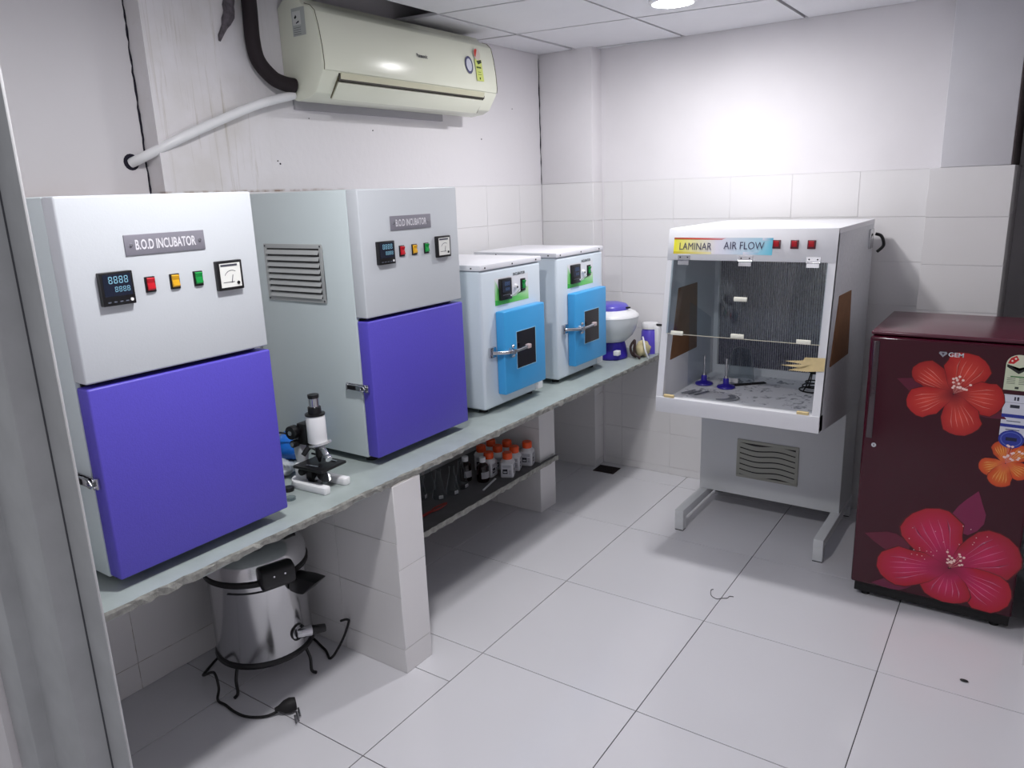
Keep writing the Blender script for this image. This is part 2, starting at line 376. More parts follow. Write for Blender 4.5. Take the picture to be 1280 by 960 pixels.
def build_walls():
    # left wall: plaster above the tiles, substrate behind the tiles, shallow recess at the near end
    wl = MB(); wl.box(-0.2, 0.0, -0.112, 2.4, ZT, 2.62); wl.box(-0.2, -0.002, -1.06, 2.4, 0, ZT)
    w = struct(wl.build('wall_left', [plaster_stained()]), 'stained white plaster wall above white tiles')
    p = MB().box(-0.2, -0.08, -1.06, -0.112, ZT, 2.62).build('recessed_plaster', mat('plaster_grey_white', (214, 211, 214), 0.8, var=0.02, vscale=2, bump=0.12, bscale=25), w)
    # ragged crack in the inner corner of the recess
    pts = []; z = 1.634; random.seed(3)
    while z < 2.33: pts.append((-0.0795, -0.1135+random.uniform(-0.0035, 0.0), z)); z += 0.018
    MB().tube(pts, [0.0016+random.random()*0.0024 for _ in pts], 5).build('corner_crack', M_VOID, w)
    tiles(w, -0.002, 'x', 1, -1.0, 2.162, -0.457, [0.0, 0.1, 0.3, 0.5, 0.695])
    tiles(w, -0.002, 'x', 1, -1.0, 2.162, -0.457, [0.72, 0.834, 1.034, 1.234, 1.434, ZT])
    pts = []; z = 1.634; random.seed(5)
    while z < 2.31: pts.append((0.001, 2.166+random.uniform(-0.002, 0.002), z)); z += 0.03
    MB().tube(pts, [0.001+0.0028*random.random() for _ in pts], 5).build('corner_crack', M_VOID, w)
    for (a, b, r) in ((0.352, 1.742, 0.003), (0.362, 1.732, 0.004), (0.86, 1.87, 0.0035), (1.62, 1.86, 0.004), (1.9, 2.02, 0.003), (0.52, 1.9, 0.0025)):
        MB().ball((0.0, a, b), 0.0015, r, r*0.9, 8, 5).build('plaster_pit', M_VOID, w)
    # back wall
    wb = MB(); wb.box(-0.2, 2.0, YB, 2.4, ZT, 2.62); wb.box(-0.2, 2.0, YB+0.002, 2.4, 0, ZT)
    b = struct(wb.build('wall_back', [M_WHITEWALL]), 'white plaster wall over white tiles behind the cabinet')
    tiles(b, YB+0.002, 'y', -1, 0.337, 1.93, 0.4485, BACK)
    c1 = MB(); c1.box(0.0, 0.326, 2.169, YB+0.02, ZT, 2.62); c1.box(0.0, 0.326, 2.171, YB+0.02, 0, ZT)
    c1 = c1.build('column', M_WHITEWALL, b, bevel=0.003)
    tiles(c1, 2.171, 'y', -1, 0.0, 0.328, 0.0, BACK, width=0.4); tiles(c1, 0.326, 'x', 1, 2.17, YB, 2.0, BACK)
    c2 = MB(); c2.box(1.975, 2.225, 2.172, 3.0, ZT, 2.62); c2.box(1.939, 2.238, 2.173, 3.0, 0, ZT)
    c2 = c2.build('column', mat('plaster_white_shaded', (206, 205, 210), 0.8, var=0.03, vscale=4, bump=0.2, bscale=40), b, bevel=0.004)  # wall plaster in a darker tone, the column's weaker light put into the colour
    tiles(c2, 2.173, 'y', -1, 1.937, 2.24, 1.0, BACK, width=2.0); tiles(c2, 2.238, 'x', 1, 2.171, 3.0, 2.171, BACK)
    box('cement_face', (2.2255, 2.229, 2.176, 3.0, ZT+0.002, 2.4), M_CEMENT, c2)
    # right-hand pier beside the refrigerator, and the unseen walls that close the room
    wr = MB(); wr.box(2.464, 3.3, 1.209, 3.0, 0, 2.62); wr.box(3.2, 3.3, -1.0, 1.209, 0, 2.62); wr.box(2.2, 3.3, 3.0, 3.1, 0, 2.62)
    struct(wr.build('wall_right', M_WHITEWALL), 'plain white wall pier beside the refrigerator')
    wf = MB(); wf.box(-0.2, 0.95, -1.1, -0.99, 0, 2.62); wf.box(2.95, 3.3, -1.1, -0.99, 0, 2.62); wf.box(0.95, 2.95, -1.1, -0.99, 2.15, 2.62)
    struct(wf.build('wall_front', M_WHITEWALL), 'plain white wall around the doorway')
    # steel door frame, stepped profile
    d = MB()
    prof = [(1.175, -1.05), (1.111, -1.05), (1.111, -1.092), (0.988, -1.092), (0.988, -1.119), (0.903, -1.119), (0.903, -1.099), (0.951, -1.099), (0.951, -1.03), (1.10, -1.03), (1.172, -1.044)]
    d.prism(prof, (0, 0, 0), X, Y, (0, 0, 2.15))
    dr = struct(d.build('door_1', M_ALU, bevel=0.002), 'grey painted steel door frame post with stepped edges')
    box('stop_bead', (1.098, 1.1125, -1.0525, -1.049, 0.0, 2.15), mat('frame_joint', (86, 86, 92), 0.7), dr)
    pw = MB().box(0.3, 0.902, -1.132, -1.1, 0, 2.4).build('architrave', mat('architrave_paint', (236, 230, 232), 0.6, var=0.03), dr)
build_walls()

# ------------------------------------------------------------------ ceiling of loose boards
def clip(poly, f):
    out = []
    for i in range(len(poly)):
        a, b = poly[i], poly[(i+1) % len(poly)]; fa, fb = f(a), f(b)
        if fa >= 0: out.append(a)
        if (fa >= 0) != (fb >= 0): t = fa/(fa-fb); out.append((a[0]+t*(b[0]-a[0]), a[1]+t*(b[1]-a[1])))
    return out
def build_ceiling():
    ce = struct(box('ceiling', (-0.2, 3.3, -1.1, 3.1, 2.62, 2.75), M_VOID), 'false ceiling of white boards with dark gaps')
    xs = [-0.36, 0.225, 0.79, 1.375, 1.96, 2.545, 3.13, 3.7]
    for i in range(len(xs)-1):
        for j in range(-6, 4):
            if i == 0 and j == -1: continue          # the board above the air conditioner is missing
            g = 0.0055+0.004*random.random(); sh = lambda x: 0.14*(x-0.25)
            y0, y1 = 1.06+0.57*j, 1.06+0.57*(j+1); x0, x1 = xs[i]+g, xs[i+1]-g
            p = [(x0, y0+g+sh(x0)), (x1, y0+g+sh(x1)), (x1, y1-g+sh(x1)), (x0, y1-g+sh(x0))]
            lim = YB-0.004 if i > 0 else 2.16
            p = clip(p, lambda q: q[0]-0.006)
            p = clip(p, lambda q: 3.196-q[0]) if p else p
            p = clip(p, lambda q: lim-q[1]) if p else p
            p = clip(p, lambda q: q[1]+0.985) if p else p
            if len(p) < 3: continue
            MB().prism(p, (0, 0, ZCEIL+random.uniform(0, 0.003)), X, Y, (0, 0, 0.012)).build('ceiling_board', M_CEIL, ce, smooth=False)
    return ce
build_ceiling()

def lamp(loc, label, power):
    t = thing('ceiling_lamp', label, 'lamp', loc, 0, 'round lamps on the false ceiling')
    MB().lathe([(0.095, 0.0), (0.095, -0.014), (0.082, -0.022), (0.075, -0.02), (0.075, -0.002)], n=40).build('rim', M_WHITE, t)
    MB().lathe([(0.0, -0.024), (0.04, -0.0235), (0.075, -0.019)], n=40).build('diffuser', mat('lamp_diffuser_%d' % int(power), (252, 251, 252), 0.5, emit=power), t)
    return t
lamp((1.07, 1.47, ZCEIL), 'round glowing ceiling lamp in front of the laminar flow cabinet', LAMP*0.68)
lamp((1.27, -0.45, ZCEIL), 'round glowing ceiling lamp before the incubator beside the door frame', LAMP*0.82)

# ------------------------------------------------------------------ counter, pillars, shelf
def rough_slab(name, label, cat, front, back, zt, th, mtop, medge, jit, seed):
    """front: list of two points (edge that is broken), back: rest of the outline"""
    random.seed(seed)
    (xa, ya), (xb, yb) = front; n = int(abs(yb-ya)/0.022); pts = []
    for i in range(n+1):
        t = i/n; e = 0 if i in (0, n) else 1
        pts.append((xa+(xb-xa)*t+e*random.uniform(-jit, jit*0.4), ya+(yb-ya)*t))
    poly = pts+back; m = len(poly); mb = MB()
    top = [(x, y, zt) for x, y in poly]; mid = []; bot = []
    for k, (x, y) in enumerate(poly):
        e = 1 if 0 < k < n else 0
        mid.append((x+e*random.uniform(-0.002, 0.003), y, zt-0.006-e*random.uniform(0, 0.004)))
        bot.append((x-e*random.uniform(0, 0.008), y, zt-th-e*random.uniform(-0.003, 0.005)))
    mb.add(top, [tuple(range(m))]); mb.add(bot, [tuple(range(m-1, -1, -1))])
    for ra, rb in ((top, mid), (mid, bot)):
        for k in range(m):
            k2 = (k+1) % m; mb.add([ra[k], ra[k2], rb[k2], rb[k]], [(0, 1, 2, 3)], 1)
    o = mb.build(name, [mtop, medge], smooth=False)
    return tag(o, label, cat)
rough_slab('counter_slab', 'long grey-green stone counter slab with a chipped front edge', 'counter', [(0.725, -0.985), (0.722, 2.27)],
           [(0.332, 2.27), (0.332, 2.165), (0.002, 2.165), (0.002, -0.985)], ZC, 0.024, M_STONE, M_STONEEDGE, 0.004, 11)
rough_slab('shelf_slab', 'dark stone shelf slab between the two tiled pillars', 'shelf', [(0.435, 0.226), (0.43, 1.586)],
           [(0.411, 1.586), (0.411, 1.443), (0.002, 1.443), (0.002, 0.226)], 0.277, 0.027, M_STONEDARK, M_STONEEDGE, 0.003, 12)
def pillar(y0, y1, xf, label, rows, frows):
    t = thing('counter_pillar', label, 'pillar', (0, 0, 0), 0, 'tiled pillars carrying the counter')
    MB().box(0.003, xf-0.002, y0+0.002, y1-0.002, 0, 0.692).build('core', M_GROUT, t)
    tiles(t, y0+0.002, 'y', -1, 0.003, xf-0.001, 0.123, rows); tiles(t, y1-0.002, 'y', 1, 0.003, xf-0.001, 0.123, rows)
    tiles(t, xf-0.002, 'x', 1, y0, y1, y0, frows, width=0.4)
pillar(0.0836, 0.2166, 0.722, 'wide tiled pillar under the counter between autoclave and flasks', [0, 0.09, 0.288, 0.486, 0.69], [0, 0.092, 0.39, 0.69])
pillar(1.453, 1.597, 0.403, 'set-back tiled pillar beside the orange-capped bottles', [0, 0.25, 0.45, 0.69], [0, 0.246, 0.281, 0.69])

# ------------------------------------------------------------------ large incubators with purple doors
def latch(parent, o, n, a, name='latch', L=0.075):
    """toggle clamp: o = base point on the face, n = face normal, a = direction towards the door"""
    o = Vector(o); n = Vector(n); a = Vector(a); z = a.cross(n)
    p = MB().obox(o+n*0.002+a*L*0.45, a, z, n, L*0.5, 0.011, 0.002).build(name, M_CHROME, parent, bevel=0.001)
    mb = MB(); mb.obox(o+n*0.012+a*L*0.42, a, z, n, L*0.34, 0.009, 0.0035); mb.cyl(o+n*0.011+a*L*0.1-z*0.011, o+n*0.011+a*L*0.1+z*0.011, 0.006, n=12)
    mb.build('lever', M_CHROME, p, bevel=0.001)
    mb = MB(); mb.tube([o+n*0.01+a*L*0.5-z*0.008, o+n*0.016+a*L*0.95-z*0.008, o+n*0.016+a*L*1.02, o+n*0.016+a*L*0.95+z*0.008, o+n*0.01+a*L*0.5+z*0.008], 0.0024, 8)
    mb.build('bail', M_CHROME, p)
    mb = MB(); mb.obox(o+n*0.004+a*L*1.02, a, z, n, 0.008, 0.013, 0.004); mb.cyl(o+n*0.004+a*L*1.02-z*0.009, o+n*0.012+a*L*1.02-z*0.009, 0.004, n=10); mb.cyl(o+n*0.004+a*L*1.02+z*0.009, o+n*0.012+a*L*1.02+z*0.009, 0.004, n=10)
    mb.build('catch', M_CHROME, p)
    mb = MB().obox(o+n*0.0165+a*L*0.35, a, z, n, L*0.2, 0.0065, 0.001); mb.build('grip', M_BLACK, p)
    return p

def seven(mb, o, r, u, w, h, s=0.12):
    """one figure 8 of a seven-segment display"""
    o = Vector(o); t = h*0.09; n = r.cross(u)
    def seg(cx, cy, hx, hy): mb.obox(o+r*cx+u*cy, r, u, n, hx, hy, 0.0003)
    for cy in (t, h/2, h-t): seg(w/2, cy, w*0.34, t*0.55)
    for cx in (t*0.6, w-t*0.6):
        for cy in (h*0.27, h*0.73): seg(cx, cy, t*0.55, h*0.17)

def bod_incubator(label, loc):
    t = thing('incubator_cabinet', label, 'incubator', loc, 0, 'tall incubators with purple doors')
    W, D, H = 0.487, 0.55, 0.908; x1 = D/2; y0, y1 = -W/2, W/2; zs = 0.500
    body = MB().box(-D/2, x1-0.052, y0, y1, 0.024, H).build('cabinet_body', M_CABSIDE, t, bevel=0.005)
    MB().box(x1-0.0525, x1, y0, y1, zs+0.004, H).build('control_panel', M_CAB, t, bevel=0.005, seg=3)
    door = MB().box(x1-0.05, x1, y0+0.001, y1+0.004, 0.030, zs-0.007).build('door', M_PURPLE, t, bevel=0.005, seg=3)
    box('gasket', (x1-0.056, x1-0.046, y0+0.012, y1-0.012, 0.04, zs), M_RUBBER, door)
    for sx in (-0.22, 0.19):
        for sy in (y0+0.05, y1-0.05): MB().cyl((sx, sy, 0), (sx, sy, 0.025), 0.02, 0.017).build('foot', M_RUBBER, t)
    z = lambda wz: wz-ZC
    F = x1
    # name plate
    pl = box('name_plate', (F, F+0.003, y0+0.135, y0+0.336, z(1.492), z(1.538)), M_PLATE, t, bevel=0.001)
    lettering('lettering', 'B.O.D INCUBATOR', 0.031, (F+0.003, y0+0.2355, z(1.515)), Y, Z, mat('plate_letters', (216, 214, 220), 0.5), pl, width=0.152, bold=0.0006)
    for yy in (y0+0.149, y0+0.322): MB().cyl((F+0.002, yy, z(1.515)), (F+0.006, yy, z(1.515)), 0.0045, 0.003, n=12).build('screw', M_CHROME, pl)
    # temperature controller
    cb = box('temperature_controller', (F-0.002, F+0.013, y0+0.062, y0+0.137, z(1.387), z(1.461)), M_BLACK, t, bevel=0.002)
    box('screen', (F+0.013, F+0.0136, y0+0.068, y0+0.131, z(1.408), z(1.456)), M_SCREEN, cb)
    dg = MB()
    for k in range(4): seven(dg, (F+0.0139, y0+0.080+k*0.0118, z(1.435)), Y, Z, 0.0085, 0.017)
    for k in range(4): seven(dg, (F+0.0139, y0+0.092+k*0.0092, z(1.4165)), Y, Z, 0.0066, 0.0125)
    dg.build('digits', M_DIGIT, cb, smooth=False)
    for k in range(4): box('key', (F+0.013, F+0.0142, y0+0.072+k*0.0135, y0+0.079+k*0.0135, z(1.394), z(1.3965)), mat('key_grey', (90, 96, 110), 0.5), cb)
    MB().cyl((F+0.013, y0+0.127, z(1.397)), (F+0.015, y0+0.127, z(1.397)), 0.0035, n=12).build('button', M_WHITE, cb)
    # indicator lamps
    for yy, mm, nm in ((0.169, M_RED, 'red indicator'), (0.231, M_YEL, 'amber indicator'), (0.293, M_GRN, 'green indicator')):
        ind = plabel(box('indicator', (F-0.001, F+0.003, y0+yy, y0+yy+0.025, z(1.405), z(1.441)), M_BLACK, t, bevel=0.001), nm)
        MB().prism([(0.003, z(1.409)), (0.010, z(1.413)), (0.006, z(1.427)), (0.010, z(1.437)), (0.003, z(1.439))], (F, y0+yy+0.0035, 0), X, Z, (0, 0.018, 0)).build('lens', mm, ind, bevel=0.001)
    # needle meter
    mt = box('meter', (F-0.002, F+0.012, y0+0.353, y0+0.427, z(1.385), z(1.459)), M_BLACK, t, bevel=0.0025)
    dial = box('dial', (F+0.0115, F+0.0128, y0+0.3605, y0+0.4195, z(1.3925), z(1.4525)), mat('dial_white', (224, 224, 220), 0.3), mt)
    o = (F+0.0128, y0+0.353, z(1.385)); ink = (60, 60, 70)
    arc = ell(0.04, 0.026, 0.024, 0.024, 14, 60, 150); arc += ell(0.04, 0.026, 0.0225, 0.0225, 14, 60, 150)[::-1]
    pol = [(arc, ink, ink, None)]
    mbd = MB()
    vv = [Vector(o)+Y*a+Z*b+X*0.0004 for a, b in arc]; n2 = len(arc)//2
    mbd.add(vv, [(i, i+1, len(arc)-2-i, len(arc)-1-i) for i in range(n2-1)])
    mbd.obox(Vector(o)+Y*0.0405+Z*0.0285+X*0.0005, (0, 0.25, 1), (0, 1, -0.25), X, 0.010, 0.0008, 0.0003)
    mbd.obox(Vector(o)+Y*0.030+Z*0.0205+X*0.0005, Y, Z, X, 0.016, 0.0006, 0.0003); mbd.obox(Vector(o)+Y*0.034+Z*0.0625+X*0.0005, Y, Z, X, 0.024, 0.0025, 0.0002)
    mbd.build('scale_marks', mat('dial_ink', (70, 70, 82), 0.5), mt, smooth=False)
    MB().cyl((F+0.0128, y0+0.353+0.057, z(1.385)+0.017), (F+0.0145, y0+0.353+0.057, z(1.385)+0.017), 0.0042, n=14).build('knob', M_BLACK, mt)
    # louvred vent on the side
    vx0, vx1, vz0, vz1 = 0.137-0.335, 0.430-0.335, z(1.263), z(1.457)
    vb = plabel(box('vent_grille', (vx0+0.012, vx1-0.012, y0-0.0015, y0+0.001, vz0+0.012, vz1-0.012), M_BLACK, t), 'grey louvred vent grille')
    fr = MB(); yy0, yy1 = y0-0.005, y0
    fr.box(vx0, vx1, yy0, yy1, vz1-0.014, vz1); fr.box(vx0, vx1, yy0, yy1, vz0, vz0+0.014); fr.box(vx0, vx0+0.014, yy0, yy1, vz0+0.014, vz1-0.014); fr.box(vx1-0.014, vx1, yy0, yy1, vz0+0.014, vz1-0.014)
    fr.build('vent_frame', M_GREY, vb, bevel=0.0008)
    ns = 8; ph = (vz1-vz0-0.028)/ns
    for k in range(ns):
        zc = vz0+0.014+ph*(k+0.36)
        MB().obox(((vx0+vx1)/2, y0-0.006, zc), X, (0, -0.55, -1), (0, 1, -0.55), (vx1-vx0)/2-0.016, ph*0.38, 0.0011).build('slat', M_GREY, vb)
    for px in (vx0+0.007, vx1-0.007):
        for pz in (vz0+0.007, vz1-0.007): MB().cyl((px, y0-0.0045, pz), (px, y0-0.0065, pz), 0.003, n=10).build('screw', mat('dark_screw', (70, 70, 74), 0.4, 0.8), vb)
    latch(t, (x1-0.118, y0, z(0.989)), (0, -1, 0), (1, 0, 0), L=0.092)
    return t
inc1 = bod_incubator('tall white incubator with purple door, beside the grey door frame', (0.67-0.275, -0.5325, ZC))
inc2 = copy_tree(inc1); inc2.location = (0.61-0.275, 0.388, ZC)
inc2['label'] = 'tall white incubator with purple door, between microscope and blue-door ovens'

# ------------------------------------------------------------------ small incubators with blue doors
def small_incubator(label, loc):
    t = thing('bench_incubator', label, 'incubator', loc, 0, 'small incubators with sky blue doors')
    W, D, H = 0.438, 0.46, 0.609; x1 = D/2; y0, y1 = -W/2, W/2; z = lambda wz: wz-ZC
    MB().box(-D/2, x1, y0, y1, 0.02, H-0.024).build('cabinet_body', mat('pale_blue_white_paint', (212, 222, 231), 0.32, bump=0.05, bscale=220), t, bevel=0.012, seg=4)
    lid = MB().box(-D/2-0.002, x1+0.003, y0-0.003, y1+0.003, H-0.022, H).build('lid', mat('lid_paint', (226, 226, 232), 0.35), t, bevel=0.003)
    for yy in (y0+0.03, 0, y1-0.04): MB().cyl((x1+0.003, yy, H-0.012), (x1+0.005, yy, H-0.012), 0.0035, n=10).build('screw', M_RUBBER, lid)
    for xx in (-0.1, x1-0.04): MB().cyl((xx, y0-0.003, H-0.012), (xx, y0-0.005, H-0.012), 0.0035, n=10).build('screw', M_RUBBER, lid)
    for sx in (-0.18, 0.18):
        for sy in (y0+0.05, y1-0.05): MB().cyl((sx, sy, 0), (sx, sy, 0.021), 0.018, 0.016).build('foot', M_RUBBER, t)
    # front sticker with green swooshes
    a0, a1, b0, b1 = y0+0.094, y0+0.338, z(1.156), z(1.266); wd, hg = a1-a0, b1-b0
    white, g1, g2 = (226, 228, 234), (40, 178, 60), (140, 214, 120)
    pol = [(rect(0, wd, 0, hg), white)]
    pol.append(([(0, 0), (wd, 0), (wd, hg*0.5), (wd*0.85, hg*0.34), (wd*0.6, hg*0.24), (wd*0.3, hg*0.2), (0, hg*0.26)], [g1, g2, (214, 236, 206), g2, g1, g1, g1]))
    pol.append(([(0, hg*0.2), (wd*0.16, hg*0.15), (wd*0.13, hg*0.5), (wd*0.06, hg*0.78), (0, hg*0.98)], [g2, g1, g1, g2, white]))
    pol.append(([(wd*0.42, hg*0.2), (wd*0.62, hg*0.22), (wd*0.78, hg*0.5), (wd*0.62, hg*0.33)], (178, 196, 178)))
    decal('control_sticker', pol, (x1, a0, b0), Y, Z, t)
    lettering('lettering', 'INCUBATOR', 0.016, (x1+0.0012, y0+0.27, z(1.2705)), Y, Z, mat('ink_black', (24, 24, 28), 0.5), t, width=0.088, bold=0.0004)
    cb = box('temperature_controller', (x1-0.002, x1+0.013, y0+0.121, y0+0.200, z(1.174), z(1.261)), M_BLACK, t, bevel=0.003)
    box('screen', (x1+0.013, x1+0.0136, y0+0.132, y0+0.192, z(1.205), z(1.253)), M_SCREEN, cb)
    dg = MB()
    for k in range(3): seven(dg, (x1+0.0139, y0+0.148+k*0.0125, z(1.231)), Y, Z, 0.0088, 0.017)
    for k in range(3): seven(dg, (x1+0.0139, y0+0.152+k*0.0105, z(1.211)), Y, Z, 0.0072, 0.013)
    dg.build('digits', mat('dim_digit', (70, 92, 130), 0.3, emit=0.1), cb, smooth=False)
    for k in range(4): box('key', (x1+0.013, x1+0.0142, y0+0.134+k*0.0125, y0+0.142+k*0.0125, z(1.193), z(1.196)), mat('key_grey', (90, 96, 110), 0.5), cb)
    MB().cyl((x1+0.013, y0+0.190, z(1.188)), (x1+0.015, y0+0.190, z(1.188)), 0.0035, n=12).build('button', M_WHITE, cb)
    kn = MB().cyl((x1, y0+0.241, z(1.219)), (x1+0.010, y0+0.241, z(1.219)), 0.0105, 0.009, n=20).build('fuse_knob', M_WHITE, t, bevel=0.001)
    MB().cyl((x1+0.01, y0+0.243, z(1.216)), (x1+0.0105, y0+0.243, z(1.216)), 0.005, n=12).build('cap_slot', M_BLACK, kn)
    sw = box('rocker_switch', (x1-0.001, x1+0.004, y0+0.279, y0+0.313, z(1.195), z(1.246)), M_BLACK, t, bevel=0.001)
    MB().prism([(0.003, z(1.203)), (0.009, z(1.206)), (0.006, z(1.224)), (0.011, z(1.237)), (0.003, z(1.239))], (x1, y0+0.289, 0), X, Z, (0, 0.021, 0)).build('rocker', M_GRN, sw, bevel=0.001)
    # door
    d0, d1, dz0, dz1 = y0+0.089, y0+0.398, z(0.789), z(1.134); xf = x1+0.042
    door = MB().box(x1+0.001, xf, d0, d1, dz0, dz1).build('door', M_SKY, t, bevel=0.006, seg=3)
    wy0, wy1, wz0, wz1 = y0+0.176, y0+0.318, z(0.885), z(1.039)
    box('door_window', (xf-0.002, xf+0.0006, wy0, wy1, wz0, wz1), M_DARKGLASS, door)
    ed = MB(); e = 0.0025
    ed.box(xf-0.001, xf+0.0016, wy0-e, wy1+e, wz0-e, wz0); ed.box(xf-0.001, xf+0.0016, wy0-e, wy1+e, wz1, wz1+e); ed.box(xf-0.001, xf+0.0016, wy0-e, wy0, wz0, wz1); ed.box(xf-0.001, xf+0.0016, wy1, wy1+e, wz0, wz1)
    ed.build('window_trim', mat('trim_light_blue', (150, 200, 232), 0.4), door)
    # long lever latch
    L = MB(); zl = z(0.972)
    L.box(x1, x1+0.012, y0+0.034, y0+0.074, zl-0.02, zl+0.022)
    lt = L.build('latch', M_CHROME, door, bevel=0.002); lt.parent = t
    b = MB(); b.tube([(x1+0.012, y0+0.045, zl), (xf+0.012, y0+0.090, zl-0.002), (xf+0.014, y0+0.125, zl-0.004)], 0.008, 10); b.build('arm', M_CHROME, lt)
    b = MB(); b.cyl((xf, y0+0.128, zl-0.004), (xf+0.026, y0+0.128, zl-0.004), 0.014, 0.011, n=16); b.ball((xf+0.014, y0+0.128, zl+0.018), 0.008); b.cyl((xf+0.012, y0+0.118, zl-0.024), (xf+0.012, y0+0.138, zl-0.024), 0.006, n=10); b.build('pivot', M_CHROME, lt)
    b = MB(); b.tube([(xf+0.018, y0+0.128, zl-0.004), (xf+0.026, y0+0.165, zl-0.002), (xf+0.030, y0+0.20, zl+0.002), (xf+0.030, y0+0.226, zl+0.005)], [0.007, 0.006, 0.007, 0.008], 10); b.build('lever', M_CHROME, lt)
    MB().obox((xf+0.0302, y0+0.218, zl+0.004), Y, Z, X, 0.012, 0.009, 0.009).build('grip', mat('grip_pink_grey', (196, 176, 176), 0.4), lt, bevel=0.003)
    st = box('makers_sticker', (x1, x1+0.002, y0+0.372, y0+0.43, z(0.742), z(0.792)), M_WHITE, t)
    return t
s1 = small_incubator('small white incubator with sky blue door, beside the tall purple-door incubator', (0.575-0.23, 1.0145, ZC))
s2 = copy_tree(s1); s2.location = (0.575-0.23, 1.587, ZC)
s2['label'] = 'small white incubator with sky blue door, beside the centrifuge'

# ------------------------------------------------------------------ air conditioner, pipes
def build_ac():
    t = thing('air_conditioner', 'cream split air conditioner high on the stained wall', 'air conditioner', (0, 0.945, 1.95))
    y0, y1 = -0.525, 0.525
    prof = [(0.0, 0.02), (0.0, 0.32), (0.03, 0.342), (0.11, 0.342), (0.13, 0.316), (0.165, 0.305), (0.185, 0.285), (0.198, 0.235), (0.208, 0.17), (0.212, 0.11), (0.208, 0.085), (0.165, 0.02), (0.13, 0.006), (0.06, 0.0)]  # raised hump at the back is added to shade the ceiling above
    MB().prism(prof, (0, y0, 0), X, Z, (0, y1-y0, 0)).build('casing', M_AC, t, bevel=0.004, angle=50)
    fp = [(0.14, 0.317), (0.168, 0.308), (0.190, 0.287), (0.203, 0.235), (0.213, 0.17), (0.217, 0.11), (0.214, 0.092), (0.208, 0.092), (0.207, 0.11), (0.2, 0.17), (0.19, 0.235), (0.178, 0.28), (0.15, 0.3)]
    MB().prism(fp, (0, y0+0.004, 0), X, Z, (0, y1-y0-0.008, 0)).build('front_panel', M_AC, t, bevel=0.003, angle=50)
    a0, a1 = y0+0.075, y1-0.095
    box('outlet_slot', (0.175, 0.2085, a0, a1, 0.062, 0.088), mat('outlet_dark', (40, 34, 24), 0.6), t)
    MB().prism([(0.206, 0.09), (0.2145, 0.088), (0.2085, 0.068), (0.2, 0.072)], (0, a0+0.008, 0), X, Z, (0, a1-a0-0.012, 0)).build('upper_vane', mat('vane_shade', (200, 198, 172), 0.4), t)
    lv = MB().prism([(0.196, 0.060), (0.203, 0.056), (0.158, 0.003), (0.148, 0.004)], (0, a0+0.004, 0), X, Z, (0, a1-a0-0.004, 0)).build('louver', M_AC, t, bevel=0.002)
    for yy, w in ((a0-0.002, 0.002), (a1+0.001, 0.002)):
        MB().prism([(0.205, 0.076), (0.2085, 0.072), (0.160, 0.006), (0.156, 0.008)], (0, yy, 0), X, Z, (0, w, 0)).build('seam', M_ACD, t)
    ink = mat('logo_ink', (34, 34, 46), 0.5)
    for yy in (y0+0.004, y1-0.004): MB().tube([(a, yy, b) for a, b in fp[:7]], 0.0013, 6).build('panel_seam', M_ACD, t)
    up = Vector((-0.06, 0, 1)).normalized()
    ff = lambda zz: 0.213+(0.17-zz)*0.0667+0.0006
    lettering('brand_lettering', 'Panasonic', 0.02, (0.2105, 0.955-0.945+0.003, 0.196), Y, Vector((-0.15, 0, 1)), ink, t, width=0.066, bold=0.0006)
    o = (0.2118, 1.268-0.945, 0.195); ru = Vector((-0.13, 0, 1))
    decal('round_sticker', [(ell(0, 0, 0.027, 0.037), (74, 76, 112)), (ell(0, 0, 0.019, 0.027), (206, 208, 220))], o, Y, ru, t)
    o = (0.2122, 1.335-0.945, 0.195); g = (206, 216, 120)
    decal('energy_label', [(rect(-0.022, 0.028, -0.062, 0.03), g), (ell(0.0, 0.052, 0.024, 0.026, 20), (214, 200, 190)), (ell(-0.005, 0.054, 0.016, 0.02, 16, 60, 240), (196, 52, 40)),
        ([(-0.012, 0.022), (0.024, 0.03), (0.026, 0.018), (0.0, 0.008)], (52, 60, 44)), (rect(-0.016, 0.018, -0.008, -0.001), (80, 96, 40)), (rect(-0.012, 0.012, -0.026, -0.023), (120, 140, 60)), (rect(-0.012, 0.014, -0.036, -0.033), (120, 140, 60)), (rect(-0.004, 0.004, -0.056, -0.046), (60, 80, 40))], o, Y, ru, t)
    lg = (176, 180, 176)
    decal('side_label', [(rect(0, 0.068, 0, 0.092), lg), (rect(0.004, 0.046, 0.036, 0.081), (206, 208, 204)), ([(0.012, 0.06), (0.02, 0.07), (0.026, 0.062), (0.018, 0.056)], (40, 40, 44)), ([(0.02, 0.044), (0.036, 0.05), (0.036, 0.044), (0.02, 0.040)], (50, 52, 60))]
        + [(rect(0.006, 0.044, 0.005+0.007*k, 0.007+0.007*k), (120, 124, 124)) for k in range(4)], (0.075, y0-0.0002, 0.215), X*1.0, Z, t)
    MB().box(0.0, 0.012, y0+0.03, y1-0.16, -0.022, 0.012).build('under_strip', mat('strip_grey', (168, 166, 172), 0.6), t)  # plain grey strip on the wall under the casing
    return t
build_ac()

